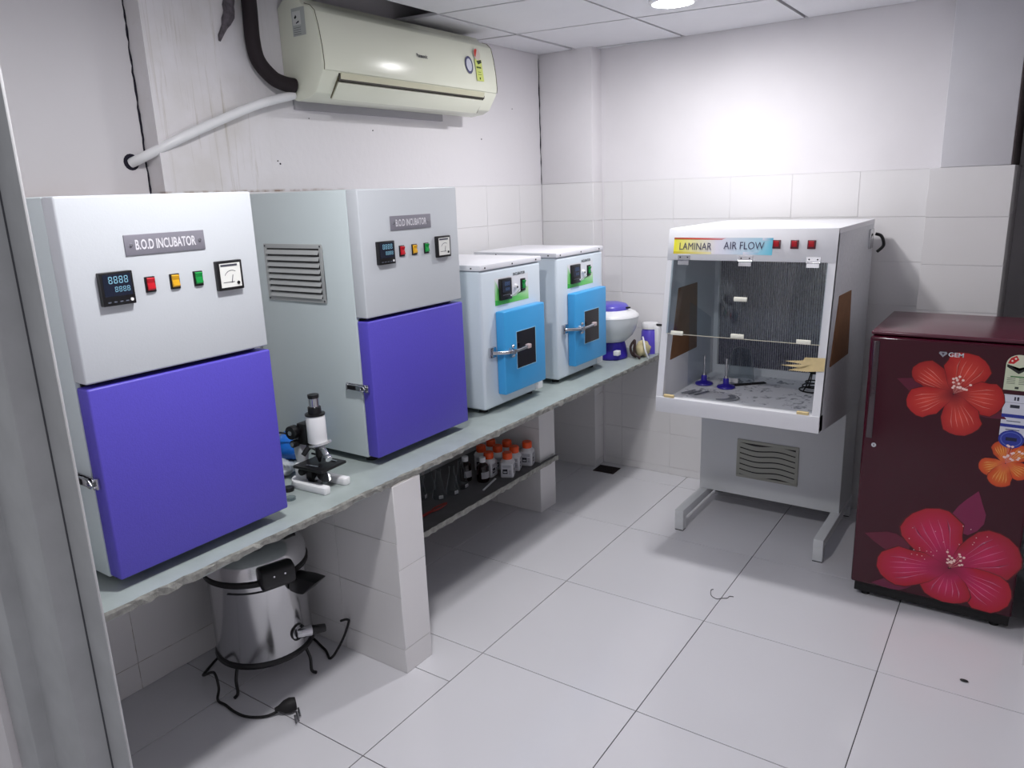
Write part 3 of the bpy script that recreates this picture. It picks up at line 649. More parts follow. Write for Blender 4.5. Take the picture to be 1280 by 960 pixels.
def spline(P, n=8):
    P = [Vector(p) for p in P]; out = []
    for i in range(len(P)-1):
        p0 = P[max(i-1, 0)]; p1 = P[i]; p2 = P[i+1]; p3 = P[min(i+2, len(P)-1)]
        for k in range(n):
            t = k/n; out.append(0.5*((2*p1)+(p2-p0)*t+(2*p0-5*p1+4*p2-p3)*t*t+(3*p1-p0-3*p2+p3)*t**3))
    out.append(P[-1]); return out
tag(MB().tube(spline([(-0.081, -0.166, 1.734), (-0.03, -0.135, 1.757), (0.018, -0.04, 1.809), (0.03, 0.10, 1.868), (0.042, 0.26, 1.93), (0.048, 0.416, 1.972)]), 0.0155, 14).build('drain_pipe', M_PVC),
    'white plastic drain pipe running down from the air conditioner', 'pipe')
hole = MB().lathe([(0.0, 0.0), (0.026, 0.001), (0.022, 0.0015)], (-0.0798, -0.166, 1.737), 16, (1, 0, 0)).build('pipe_hole', M_VOID); tag(hole, 'dark hole in the plaster around the drain pipe end', 'hole')
tag(MB().tube(spline([(0.034, 0.275, 2.40), (0.034, 0.274, 2.24), (0.034, 0.272, 2.14), (0.036, 0.285, 2.075), (0.045, 0.33, 2.025), (0.05, 0.375, 2.008), (0.056, 0.417, 2.003)], 6), 0.026, 14).build('insulated_hose', M_HOSE),
    'thick black insulated hose bending into the air conditioner', 'hose')
random.seed(21)
pts = [(0.004, 0.205-0.0035*k+random.uniform(-0.004, 0.004)+(0.02 if k < 6 else 0.02-0.005*(k-6)), 2.31-0.0165*k) for k in range(12)]
tag(MB().tube(pts, [0.018, 0.018, 0.019, 0.02, 0.021, 0.02, 0.021, 0.019, 0.012, 0.010, 0.009, 0.004], 8).build('old_foam', mat('old_foam', (92, 86, 92), 0.95, var=0.4, vscale=60, bump=0.8, bscale=70)), 'ragged strip of old grey foam stuck on the stained wall', 'foam')

# ------------------------------------------------------------------ laminar flow cabinet
def build_laminar():
    x0, x1 = 1.06, 1.735
    t = thing('laminar_flow_cabinet', 'white laminar air flow cabinet on a grey stand', 'cabinet', (0, 0, 0))
    fy = lambda z: 1.38+(z-0.72)*(0.12/0.704)          # sloping front
    side = [(1.38, 0.655), (1.38, 0.72), (fy(1.424), 1.424), (2.2, 1.424), (2.2, 0.59), (1.93, 0.59)]
    for xx, m in ((x0, M_LAMW), (x1-0.022, mat('hammered_grey', (206, 208, 212), 0.4, var=0.06, vscale=60, bump=0.25, bscale=90))):
        p = MB().prism(side, (xx, 0, 0), Y, Z, (0.022, 0, 0)).build('side_panel', m, t, bevel=0.001)
        # brown board covering the side window
    bl = [(1.55, 1.169), (1.765, 1.169), (1.775, 0.866), (1.471, 0.866)]
    MB().prism(bl, (x0+0.0215, 0, 0), Y, Z, (0.004, 0, 0)).build('window_cover', M_BROWN, t)
    br = [(1.572, 1.162), (1.788, 1.158), (1.813, 0.886), (1.482, 0.896)]
    MB().prism(br, (x1-0.0005, 0, 0), Y, Z, (0.004, 0, 0)).build('window_cover', M_BROWN, t)
    # white front edges of the sides, header, sill, top, floor, back
    for xx in (x0, x1-0.030):
        MB().prism([(fy(0.72)-0.003, 0.72), (fy(1.424)-0.003, 1.424), (fy(1.424)+0.02, 1.424), (fy(0.72)+0.02, 0.72)], (xx, 0, 0), Y, Z, (0.030, 0, 0)).build('front_edge', M_LAMW, t)
    MB().prism([(fy(1.298)-0.004, 1.298), (fy(1.424)-0.004, 1.424), (fy(1.424)+0.02, 1.424), (fy(1.298)+0.02, 1.298)], (x0, 0, 0), Y, Z, (x1-x0, 0, 0)).build('header_panel', M_LAMW, t, bevel=0.001)
    box('top_panel', (x0, x1+0.001, fy(1.424), 2.2, 1.406, 1.4252), M_LAMW, t)
    MB().box(x0, x1, 1.374, 1.43, 0.655, 0.722).build('sill', M_LAMW, t, bevel=0.002)
    MB().prism([(1.40, 0.665), (1.40, 0.70), (2.2, 0.70), (2.2, 0.60), (1.93, 0.60)], (x0+0.022, 0, 0), Y, Z, (x1-x0-0.044, 0, 0)).build('work_floor', M_LAMW, t)
    box('back_panel', (x0+0.022, x1-0.022, 2.15, 2.2, 0.60, 1.41), M_LAMG, t)
    # pleated filter with frame
    fr = MB(); fr.box(x0+0.022, x0+0.045, 2.0, 2.02, 0.70, 1.406); fr.box(x1-0.04, x1-0.022, 2.0, 2.02, 0.70, 1.406); fr.box(x0+0.045, x1-0.04, 2.0, 2.02, 0.70, 0.738); fr.box(x0+0.045, x1-0.04, 2.0, 2.02, 1.35, 1.406)
    ff = fr.build('filter_frame', M_LAMW, t)
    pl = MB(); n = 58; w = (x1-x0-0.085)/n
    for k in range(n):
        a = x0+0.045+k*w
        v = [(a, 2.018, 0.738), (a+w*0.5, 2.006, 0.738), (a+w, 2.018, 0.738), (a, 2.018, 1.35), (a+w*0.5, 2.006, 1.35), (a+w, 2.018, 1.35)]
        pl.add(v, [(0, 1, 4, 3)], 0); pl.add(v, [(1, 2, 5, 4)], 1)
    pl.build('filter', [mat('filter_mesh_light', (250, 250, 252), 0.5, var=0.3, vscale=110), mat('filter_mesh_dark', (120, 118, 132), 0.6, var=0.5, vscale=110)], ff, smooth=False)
    # hinged clear pane
    za, zb = 1.296, 0.992
    q = MB().prism([(fy(zb)-0.008, zb), (fy(za)-0.008, za), (fy(za)-0.004, za), (fy(zb)-0.004, zb)], (x0+0.024, 0, 0), Y, Z, (x1-x0-0.052, 0, 0)).build('front_pane', M_GLASS, t)
    ed = MB().obox(((x0+x1)/2, fy(zb)-0.006, zb), X, Y, Z, (x1-x0)/2-0.026, 0.0024, 0.0012).build('pane_edge', mat('pane_edge', (206, 200, 180), 0.4), q)
    nrm = Vector((0, -0.704, 0.12)).normalized(); ud = Vector((0, 0.12, 0.704)).normalized()
    def P(x, z, h=0.0): return Vector((x, fy(z)-0.004, z))+nrm*h
    for a, b in ((1.109, 1.162), (1.366, 1.422), (1.628, 1.680)):
        h = MB().obox(P((a+b)/2, 1.306, 0.002), X, ud, nrm, (b-a)/2, 0.012, 0.002)
        h.obox(P((a+b)/2, 1.286, 0.005), X, ud, nrm, (b-a)/2-0.003, 0.008, 0.0015); h.cyl(P(a, 1.297, 0.005), P(b, 1.297, 0.005), 0.003, n=10)
        hg = h.build('hinge', M_CHROME, t)
        for s in (0.2, 0.8): MB().cyl(P(a+(b-a)*s, 1.309, 0.003), P(a+(b-a)*s, 1.309, 0.0055), 0.003, n=8).build('screw', M_RUBBER, hg)
    for (cx, cz) in ((1.391, 1.148), (1.135, 0.996), (1.392, 1.002), (1.65, 0.999)):
        MB().obox(P(cx, cz, 0.008), X, ud, nrm, 0.027, 0.009, 0.004).build('clip', mat('clip_cream', (232, 230, 216), 0.4), t, bevel=0.002)
    for cx in (1.117, 1.67): MB().obox((cx, 1.384, 0.727), X, Y, Z, 0.022, 0.008, 0.006).build('clip', M_TAPE, t, bevel=0.002)
    tp = [(1.735, 0.945), (1.66, 0.942), (1.655, 0.93), (1.585, 0.922), (1.655, 0.915), (1.57, 0.905), (1.66, 0.9), (1.6, 0.888), (1.67, 0.888), (1.735, 0.895)]
    mb = MB(); vv = [P(a, b, 0.0055) for a, b in tp]; mb.add([P(1.69, 0.918, 0.0055)]+vv, [(0, 1+i, 1+(i+1) % len(vv)) for i in range(len(vv))]); mb.add([P(1.69, 0.918, 0.005)]+[p-nrm*0.0005 for p in vv], [(0, 1+(i+1) % len(vv), 1+i) for i in range(len(vv))]); mb.build('tape', M_TAPE, t, smooth=False)
    # banner and lettering
    o = P(1.086, 1.323, 0.0); wd, hg = 0.41, 0.067
    W_ = (224, 220, 232); yv = (236, 228, 30); pk = (222, 206, 230); bl2 = (96, 190, 216)
    pol = [([(0, 0), (wd*0.45, 0), (wd, 0), (wd, hg), (wd*0.45, hg), (0, hg)], [yv, W_, (150, 205, 225), (150, 205, 225), W_, yv], W_, (wd*0.45, hg/2)),
           ([(0, 0), (wd*0.4, 0), (wd*0.4, hg*0.14), (0, hg*0.14)], [(210, 190, 30), (236, 226, 180), (236, 226, 180), (200, 180, 30)]),
           ([(0, hg*0.88), (wd*0.5, hg*0.88), (wd*0.55, hg), (0, hg)], [(150, 120, 40), (206, 60, 60), W_, (190, 60, 50)], (214, 52, 40)),
           ([(wd*0.72, 0), (wd, 0), (wd, hg*0.16), (wd*0.72, hg*0.16)], [W_, (60, 170, 205), (60, 170, 205), W_]),
           ([(wd*0.86, 0), (wd, 0), (wd, hg), (wd*0.93, hg)], [(150, 205, 225), bl2, bl2, (170, 210, 228)]),
           ([(wd*0.9, hg*0.85), (wd, hg*0.85), (wd, hg), (wd*0.9, hg)], [W_, (70, 176, 208), (70, 176, 208), W_])]
    bn = decal('banner', pol, o, X, ud, t)
    lettering('lettering', 'LAMINAR', 0.042, P(1.181, 1.354, 0.0016), X, ud, mat('banner_ink', (48, 44, 80), 0.5), bn, width=0.138)
    lettering('lettering', 'AIR FLOW', 0.042, P(1.382, 1.3585, 0.0016), X, ud, mat('banner_ink', (48, 44, 80), 0.5), bn, width=0.163)
    for a in (1.511, 1.579, 1.642):
        s = MB().obox(P(a, 1.3645, 0.003), X, ud, nrm, 0.015, 0.0165, 0.003).build('rocker_switch', mat('switch_dark_red', (90, 14, 34), 0.35), t, bevel=0.001)
        MB().obox(P(a, 1.3665, 0.0075), X, (ud+nrm*0.2), (nrm-ud*0.2), 0.0095, 0.011, 0.002).build('rocker', M_RED, s, bevel=0.001)
    # base with wavy vent, feet
    bs = MB().box(x0, x1-0.006, 1.93, 2.2, 0.104, 0.62).build('stand', M_LAMG, t, bevel=0.002)
    vx0, vx1, vz0, vz1 = 1.246, 1.537, 0.202, 0.395; yv0 = 1.93
    vb = box('vent_grille', (vx0+0.008, vx1-0.008, yv0-0.0012, yv0, vz0+0.008, vz1-0.008), M_BLACK, t)
    f = MB(); f.box(vx0, vx1, yv0-0.006, yv0, vz1-0.014, vz1); f.box(vx0, vx1, yv0-0.006, yv0, vz0, vz0+0.014); f.box(vx0, vx0+0.014, yv0-0.006, yv0, vz0+0.014, vz1-0.014); f.box(vx1-0.014, vx1, yv0-0.006, yv0, vz0+0.014, vz1-0.014)
    f.build('vent_frame', mat('vent_beige', (166, 166, 156), 0.5), vb, bevel=0.001)
    ns = 6; ph = (vz1-vz0-0.028)/ns
    for k in range(ns):
        zc = vz0+0.014+ph*(k+0.45); m = 24; mb = MB(); a0, a1 = vx0+0.012, vx1-0.012; top = []; bot = []; v = []
        for i in range(m+1):
            xx = a0+(a1-a0)*i/m; wv = 0.006*math.sin(2*math.pi*(i/m)*1.25+2.4)
            v += [(xx, yv0-0.004, zc+wv+ph*0.36), (xx, yv0-0.010, zc+wv-ph*0.36), (xx, yv0-0.002, zc+wv-ph*0.36)]
        fs = []
        for i in range(m):
            a = 3*i; b = a+3; fs += [(a, b, b+1, a+1), (a+1, b+1, b+2, a+2), (a+2, b+2, b, a)]
        mb.add(v, fs).build('slat', mat('vent_beige', (166, 166, 156), 0.5), vb)
    for a, b in ((1.06, 1.102), (1.692, 1.734)):
        foot = MB().box(a, b, 1.612, 2.2, 0.064, 0.104).build('foot_rail', M_LAMG, t, bevel=0.002)
        MB().box(a, b, 1.612, 1.648, 0.004, 0.066).build('front_leg', M_LAMG, foot, bevel=0.002)
        MB().box(a, b, 2.16, 2.2, 0.004, 0.066).build('rear_leg', M_LAMG, foot, bevel=0.002)
        for yy in (1.612, 2.16): box('foot_cap', (a+0.001, b-0.001, yy+0.001, yy+0.035, 0.0, 0.006), M_BLACK, foot)
    # hinge bracket and cable on the right rear edge
    mb = MB().box(x1, x1+0.006, 2.10, 2.18, 1.30, 1.385); mb.build('rear_bracket', M_CHROME, t, bevel=0.001)
    MB().tube(spline([(x1+0.01, 2.19, 1.36), (x1+0.035, 2.19, 1.35), (x1+0.045, 2.2, 1.31), (x1+0.02, 2.2, 1.28)]), 0.007, 8).build('cable', M_BLACK, t)
    return t
build_laminar()

# things inside the cabinet
def newspaper():
    mb = MB(); n, m = 12, 10; random.seed(4); v = []
    for i in range(n+1):
        for j in range(m+1):
            v.append((1.09+0.615*i/n, 1.435+0.55*j/m, 0.7012+0.0025*random.random()*(0.3+0.7*(j/m))))
    f = [(i*(m+1)+j, (i+1)*(m+1)+j, (i+1)*(m+1)+j+1, i*(m+1)+j+1) for i in range(n) for j in range(m)]
    o = mb.add(v, f).build('newspaper', newsprint()); tag(o, 'printed newspaper sheet covering the cabinet work floor', 'newspaper')
    dk = (150, 152, 162)
    ring = lambda cx, cy, r1, r2, a0, a1: [([(cx+r1*math.cos(math.radians(a)), cy+r1*math.sin(math.radians(a))), (cx+r2*math.cos(math.radians(a)), cy+r2*math.sin(math.radians(a))), (cx+r2*math.cos(math.radians(a+9)), cy+r2*math.sin(math.radians(a+9))), (cx+r1*math.cos(math.radians(a+9)), cy+r1*math.sin(math.radians(a+9)))], dk) for a in range(a0, a1, 9)]
    pol = [(ell(1.255, 1.545, 0.115, 0.062), (222, 222, 228))]+[([(1.255+(p[0]-1.255), 1.545+(p[1]-1.545)*0.62) for p in q], c) for q, c in ring(1.255, 1.545, 0.108, 0.114, -120, 120)+ring(1.255, 1.545, 0.07, 0.098, -70, 40)]
    pol += [([(a, 1.52), (a+0.012, 1.515), (a+0.045, 1.60), (a+0.033, 1.605)], (120, 122, 134)) for a in (1.112, 1.142, 1.172)]
    decal('headline_print', pol, (0, 0, 0.7036), X, Y, o)
newspaper()
def burner(x, y, label):
    t = thing('spirit_burner', label, 'burner', (x, y, 0.704), 0, 'blue-footed burners in the cabinet')
    MB().lathe([(0.038, 0.0), (0.041, 0.003), (0.039, 0.008), (0.024, 0.013), (0.0135, 0.018), (0.0125, 0.04), (0.0105, 0.044)], n=28).build('base', M_BLUEPL, t)
    MB().cyl((0, 0, 0.04), (0, 0, 0.135), 0.0058, 0.0058, n=14).build('stem', M_CHROME, t)
    MB().cyl((0, 0, 0.044), (0, 0, 0.054), 0.0095, 0.008, n=14).build('collar', M_CHROME, t)
burner(1.142, 1.73, 'blue-footed steel burner beside the brown board')
burner(1.252, 1.712, 'blue-footed steel burner beside the glass beaker')
tag(MB().prism([(1.66, 0.7045), (1.94, 0.7045), (1.939, 0.983), (1.666, 1.093)], (1.0895, 0, 0), Y, Z, (0.003, 0, 0)).build('acrylic_sheet', glass_mat('acrylic', (248, 250, 252), 0.03, 0.05, 0.0)), 'clear acrylic sheet leaning on the cabinet side wall', 'sheet')
t = thing('glass_beaker', 'clear glass beaker upside down on the newspaper', 'beaker', (1.27, 1.86, 0.7045))
MB().lathe([(0.062, 0.0), (0.0615, 0.004), (0.055, 0.07), (0.045, 0.13), (0.036, 0.152), (0.02, 0.158), (0.0, 0.158)], n=32, cap=False).build('vessel', M_GLASS2, t)
box('paper_label', (-0.04, 0.01, -0.067, -0.0665, 0.004, 0.026), M_WHITE, t)
tag(MB().obox((1.31, 1.80, 0.7065), Vector((0.72, 0.69, 0)), Vector((-0.69, 0.72, 0)), Z, 0.10, 0.012, 0.0022).build('tweezers', M_RUBBER, bevel=0.001), 'flat dark tweezers lying beside the blue-footed burner', 'tweezers')
t = thing('heating_coil', 'small black wire burner coil in the cabinet corner', 'burner', (1.60, 1.83, 0.7045))
for r, z in ((0.055, 0.003), (0.042, 0.02), (0.03, 0.038)):
    MB().tube([(r*math.cos(a*0.3491), r*math.sin(a*0.3491), z) for a in range(19)], 0.0032, 8).build('ring', M_BLACK, t)
mb = MB()
for a in range(3): mb.tube([(0.055*math.cos(a*2.09), 0.055*math.sin(a*2.09), 0.003), (0.042*math.cos(a*2.09), 0.042*math.sin(a*2.09), 0.02), (0.03*math.cos(a*2.09), 0.03*math.sin(a*2.09), 0.038), (0.012*math.cos(a*2.09), 0.012*math.sin(a*2.09), 0.085)], 0.003, 8)
mb.build('strut', M_BLACK, t); MB().lathe([(0.012, 0.075), (0.02, 0.085), (0.018, 0.1), (0.0, 0.104)], n=16).build('cap', M_BLACK, t)

# ------------------------------------------------------------------ refrigerator
def petal(cx, cy, tip, w, n=9, skew=0.0, kind='broad'):
    """petal outline from the flower centre to the tip; broad hibiscus petals or pointed leaves"""
    c = Vector((cx, cy)); d = Vector(tip)-c; L = d.length; d.normalize(); s = Vector((-d.y, d.x)); out = []
    if kind == 'leaf': prof = [(0.0, 0.3), (0.15, 0.75), (0.35, 1.0), (0.55, 0.86), (0.75, 0.52), (0.9, 0.2)]
    else: prof = [(0.02, 0.1), (0.14, 0.42), (0.3, 0.74), (0.48, 0.96), (0.64, 1.04), (0.78, 0.98), (0.89, 0.78), (0.96, 0.45)]
    wob = lambda a: 1+0.06*math.sin(a*19+cx*40)
    for a, b in prof: out.append(c+d*L*a+s*w*b*(1+skew)*wob(a))
    out.append(c+d*L*1.0)
    for a, b in reversed(prof): out.append(c+d*L*a-s*w*b*(1-skew)*wob(a+0.4))
    return [(p.x, p.y) for p in out]
def flower(cx, cy, petals, edge, mid, vein, core):
    pol = []
    for tip, w, sk, dark in petals:
        e = tuple(int(v*dark) for v in edge); p = petal(cx, cy, tip, w, skew=sk)
        L = [e]*len(p); L[0] = L[-1] = core; L[1] = L[-2] = tuple((a+b)//2 for a, b in zip(core, mid))
        c = Vector((cx, cy)); tp = Vector(tip); q = c+(tp-c)*0.55
        o2 = tuple(int(v*0.5) for v in edge); pol.append((petal(cx, cy, (Vector((cx, cy))+(tp-c)*1.015)[:2], w*1.045, skew=sk), o2, tuple(int(v*0.8) for v in edge), (q.x, q.y)))
        pol.append((p, L, mid, (q.x, q.y)))
        d = (tp-c); s = Vector((-d.y, d.x)).normalized()
        for k in (-0.55, -0.25, 0.05, 0.35, 0.62):
            a = c+d*0.28+s*w*k*0.45; b = c+d*0.62+s*w*k*0.95; e2 = c+d*(0.84-abs(k)*0.1)+s*w*k*1.0; h = s*0.0011
            pol.append(([(a.x, a.y), ((b+h).x, (b+h).y), (e2.x, e2.y), ((b-h).x, (b-h).y)], vein))
    for k in range(16):
        a = random.uniform(0.2, 2.6); r = random.uniform(0.01, 0.055)
        x, y = cx+0.005+r*math.cos(a), cy+0.012+r*math.sin(a)*1.0
        pol.append(([(cx, cy), (x+0.001, y), (x, y+0.001)], (236, 150, 140)))
        pol.append((ell(x, y, 0.0048, 0.0042, 6), (250, 214, 206)))
    return pol
def build_fridge():
    x0, x1, yf, yb, z0, z1 = 1.886, 2.421, 1.40, 1.90, 0.045, 1.064
    t = thing('refrigerator', 'maroon single-door refrigerator with printed red flowers', 'refrigerator', (0, 0, 0))
    MB().box(x0, x1, yf+0.052, yb, z0+0.015, z1-0.012).build('body', M_MAROON, t, bevel=0.006, seg=3)
    MB().box(x0, x1, yf+0.012, yb, z1-0.014, z1).build('top', M_MAROONTOP, t, bevel=0.005, seg=3)
    door = MB().box(x0, x1, yf, yf+0.05, 0.062, 1.046).build('door', M_MAROON, t, bevel=0.009, seg=4)
    box('kick_plate', (x0+0.012, x1-0.006, yf+0.02, yf+0.06, 0.018, 0.062), M_RUBBER, t, bevel=0.003)
    for xx in (x0+0.05, x1-0.05):
        for yy in (yf+0.05, yb-0.05): MB().cyl((xx, yy, 0), (xx, yy, 0.06), 0.016, 0.014, n=14).build('foot', M_BLACK, t)
    h = MB().box(x0+0.012, x0+0.034, yf-0.004, yf+0.006, 0.66, 1.03).build('handle', mat('handle_film', (40, 8, 24), 0.12, bump=0.9, bscale=22, coat=1.0), t, bevel=0.003)
    lk = MB().cyl((x0+0.042, yf-0.004, 0.636), (x0+0.042, yf+0.004, 0.636), 0.0085, n=18).build('lock', M_CHROME, t)
    box('keyhole', (x0+0.0407, x0+0.0433, yf-0.0046, yf-0.0038, 0.632, 0.640), M_BLACK, lk)
    P = lambda *a: (a[0], a[1])
    random.seed(9)
    ink = print_mat('door_print', 0.12, 0.0)
    red, redm = (170, 22, 24), (218, 66, 52); vein = (232, 130, 118)
    leafc = (92, 14, 44)
    # upper flower with dark leaves
    c = (2.167, 0.862)
    pol = [(petal(2.10, 0.86, (1.985, 0.898), 0.03, kind='leaf'), leafc), (petal(2.22, 0.84, (2.33, 0.792), 0.03, kind='leaf'), leafc)]
    pol += flower(c[0], c[1], [((2.034, 0.944), 0.045, -0.2, 0.92), ((2.228, 1.002), 0.066, 0.1, 1.0), ((2.318, 0.85), 0.056, 0.0, 1.0), ((2.214, 0.716), 0.058, 0.0, 1.0), ((2.026, 0.80), 0.052, 0.0, 1.05)], red, redm, vein, (120, 14, 26))
    decal('printed_flower', pol, (0, yf-0.0003, 0), X, Z, door, ink, step=0.000012)
    # small orange flower at the edge
    c = (2.343, 0.636)
    pol = flower(c[0], c[1], [((2.268, 0.605), 0.03, 0, 1.0), ((2.316, 0.712), 0.026, 0, 0.95), ((2.405, 0.70), 0.026, 0.0, 1.0), ((2.412, 0.60), 0.03, 0, 1.05), ((2.325, 0.548), 0.034, 0, 1.0)], (206, 66, 26), (226, 122, 40), (236, 170, 90), (220, 90, 60))
    decal('printed_flower', pol, (0, yf-0.0003, 0), X, Z, door, ink, step=0.000012)
    # big pink-red flower at the bottom
    c = (2.215, 0.205)
    pol = [(petal(2.245, 0.35, (2.276, 0.52), 0.05, kind='leaf'), (124, 20, 70)), (petal(2.08, 0.25, (1.922, 0.276), 0.04, kind='leaf'), (96, 14, 44)), (petal(2.1, 0.11, (1.96, 0.075), 0.028, kind='leaf'), (104, 16, 56))]
    pol += flower(c[0], c[1], [((2.12, 0.42), 0.098, 0.1, 1.0), ((2.412, 0.335), 0.088, 0.0, 0.95), ((2.405, 0.108), 0.075, 0.0, 1.05), ((2.205, 0.066), 0.078, 0.0, 1.0), ((1.975, 0.15), 0.074, 0.0, 1.0)], (172, 16, 38), (204, 30, 92), (236, 130, 170), (140, 10, 60))
    for k in range(26):
        a = random.uniform(0.9, 3.2); r = random.uniform(0.06, 0.2); pol.append((ell(c[0]+r*math.cos(a), c[1]+r*math.sin(a)*0.9, 0.002, 0.002, 6), (240, 190, 200)))
    decal('printed_flower', pol, (0, yf-0.0003, 0), X, Z, door, ink, step=0.000012)
    # brand mark
    w = (206, 206, 212)
    decal('brand_mark', [([(2.112, 1.008), (2.132, 1.008), (2.135, 1.002), (2.122, 0.989), (2.109, 1.002)], (150, 150, 160)), ([(2.117, 1.0045), (2.127, 1.0045), (2.122, 0.995)], (80, 60, 76))], (0, yf-0.0003, 0), X, Z, door)
    lettering('lettering', 'GEM', 0.021, (2.1615, yf-0.0008, 1.0), X, Z, mat('brand_white', (214, 214, 220), 0.4), door, width=0.046, bold=0.0004)
    # energy label and blue sticker
    g = (206, 214, 186); a0, a1 = 2.309, 2.384
    pol = [(rect(a0, a1, 0.895, 0.985), g), (ell(2.3465, 0.983, 0.0375, 0.034, 20, 0, 180), (214, 214, 190)), ([(2.313, 0.985), (2.32, 1.004), (2.336, 1.014), (2.344, 1.0), (2.33, 0.985)], (196, 34, 40)),
           (ell(2.325, 0.995, 0.003, 0.003, 8), (240, 230, 220)), (ell(2.334, 1.003, 0.003, 0.003, 8), (240, 230, 220)),
           ([(2.312, 0.983), (2.347, 0.962), (2.382, 0.985), (2.382, 0.976), (2.347, 0.952), (2.312, 0.974)], (32, 34, 32)), (rect(2.325, 2.37, 0.94, 0.944), (60, 120, 60))]
    pol += [(rect(2.316, 2.34, 0.935-0.006*k, 0.9372-0.006*k), (120, 130, 110)) for k in range(4)]+[(rect(2.35, 2.376, 0.935-0.006*k, 0.9372-0.006*k), (120, 130, 110)) for k in range(4)]+[(rect(2.341, 2.352, 0.9, 0.908), (60, 70, 60))]
    decal('energy_label', pol, (0, yf-0.0003, 0), X, Z, door, step=0.00003)
    wv = (212, 214, 226); bl = (40, 52, 150)
    pol = [(rect(2.314, 2.386, 0.735, 0.88), wv), (rect(2.314, 2.386, 0.852, 0.853), (60, 60, 80)), (rect(2.344, 2.349, 0.86, 0.873), (50, 50, 70)), (rect(2.352, 2.358, 0.86, 0.873), (50, 50, 70)),
           (rect(2.335, 2.362, 0.834, 0.845), (40, 44, 60)), (rect(2.314, 2.386, 0.800, 0.812), bl), (rect(2.314, 2.386, 0.766, 0.777), bl), (rect(2.33, 2.37, 0.786, 0.789), (80, 84, 110)), (rect(2.33, 2.37, 0.756, 0.759), (80, 84, 110)),
           (ell(2.35, 0.724, 0.037, 0.032), bl), (ell(2.35, 0.724, 0.031, 0.026), (84, 100, 190)), (ell(2.35, 0.724, 0.028, 0.023), bl), (rect(2.334, 2.366, 0.718, 0.730), (20, 24, 60))]
    decal('rating_sticker', pol, (0, yf-0.0003, 0), X, Z, door, step=0.00003)
    return t
build_fridge()

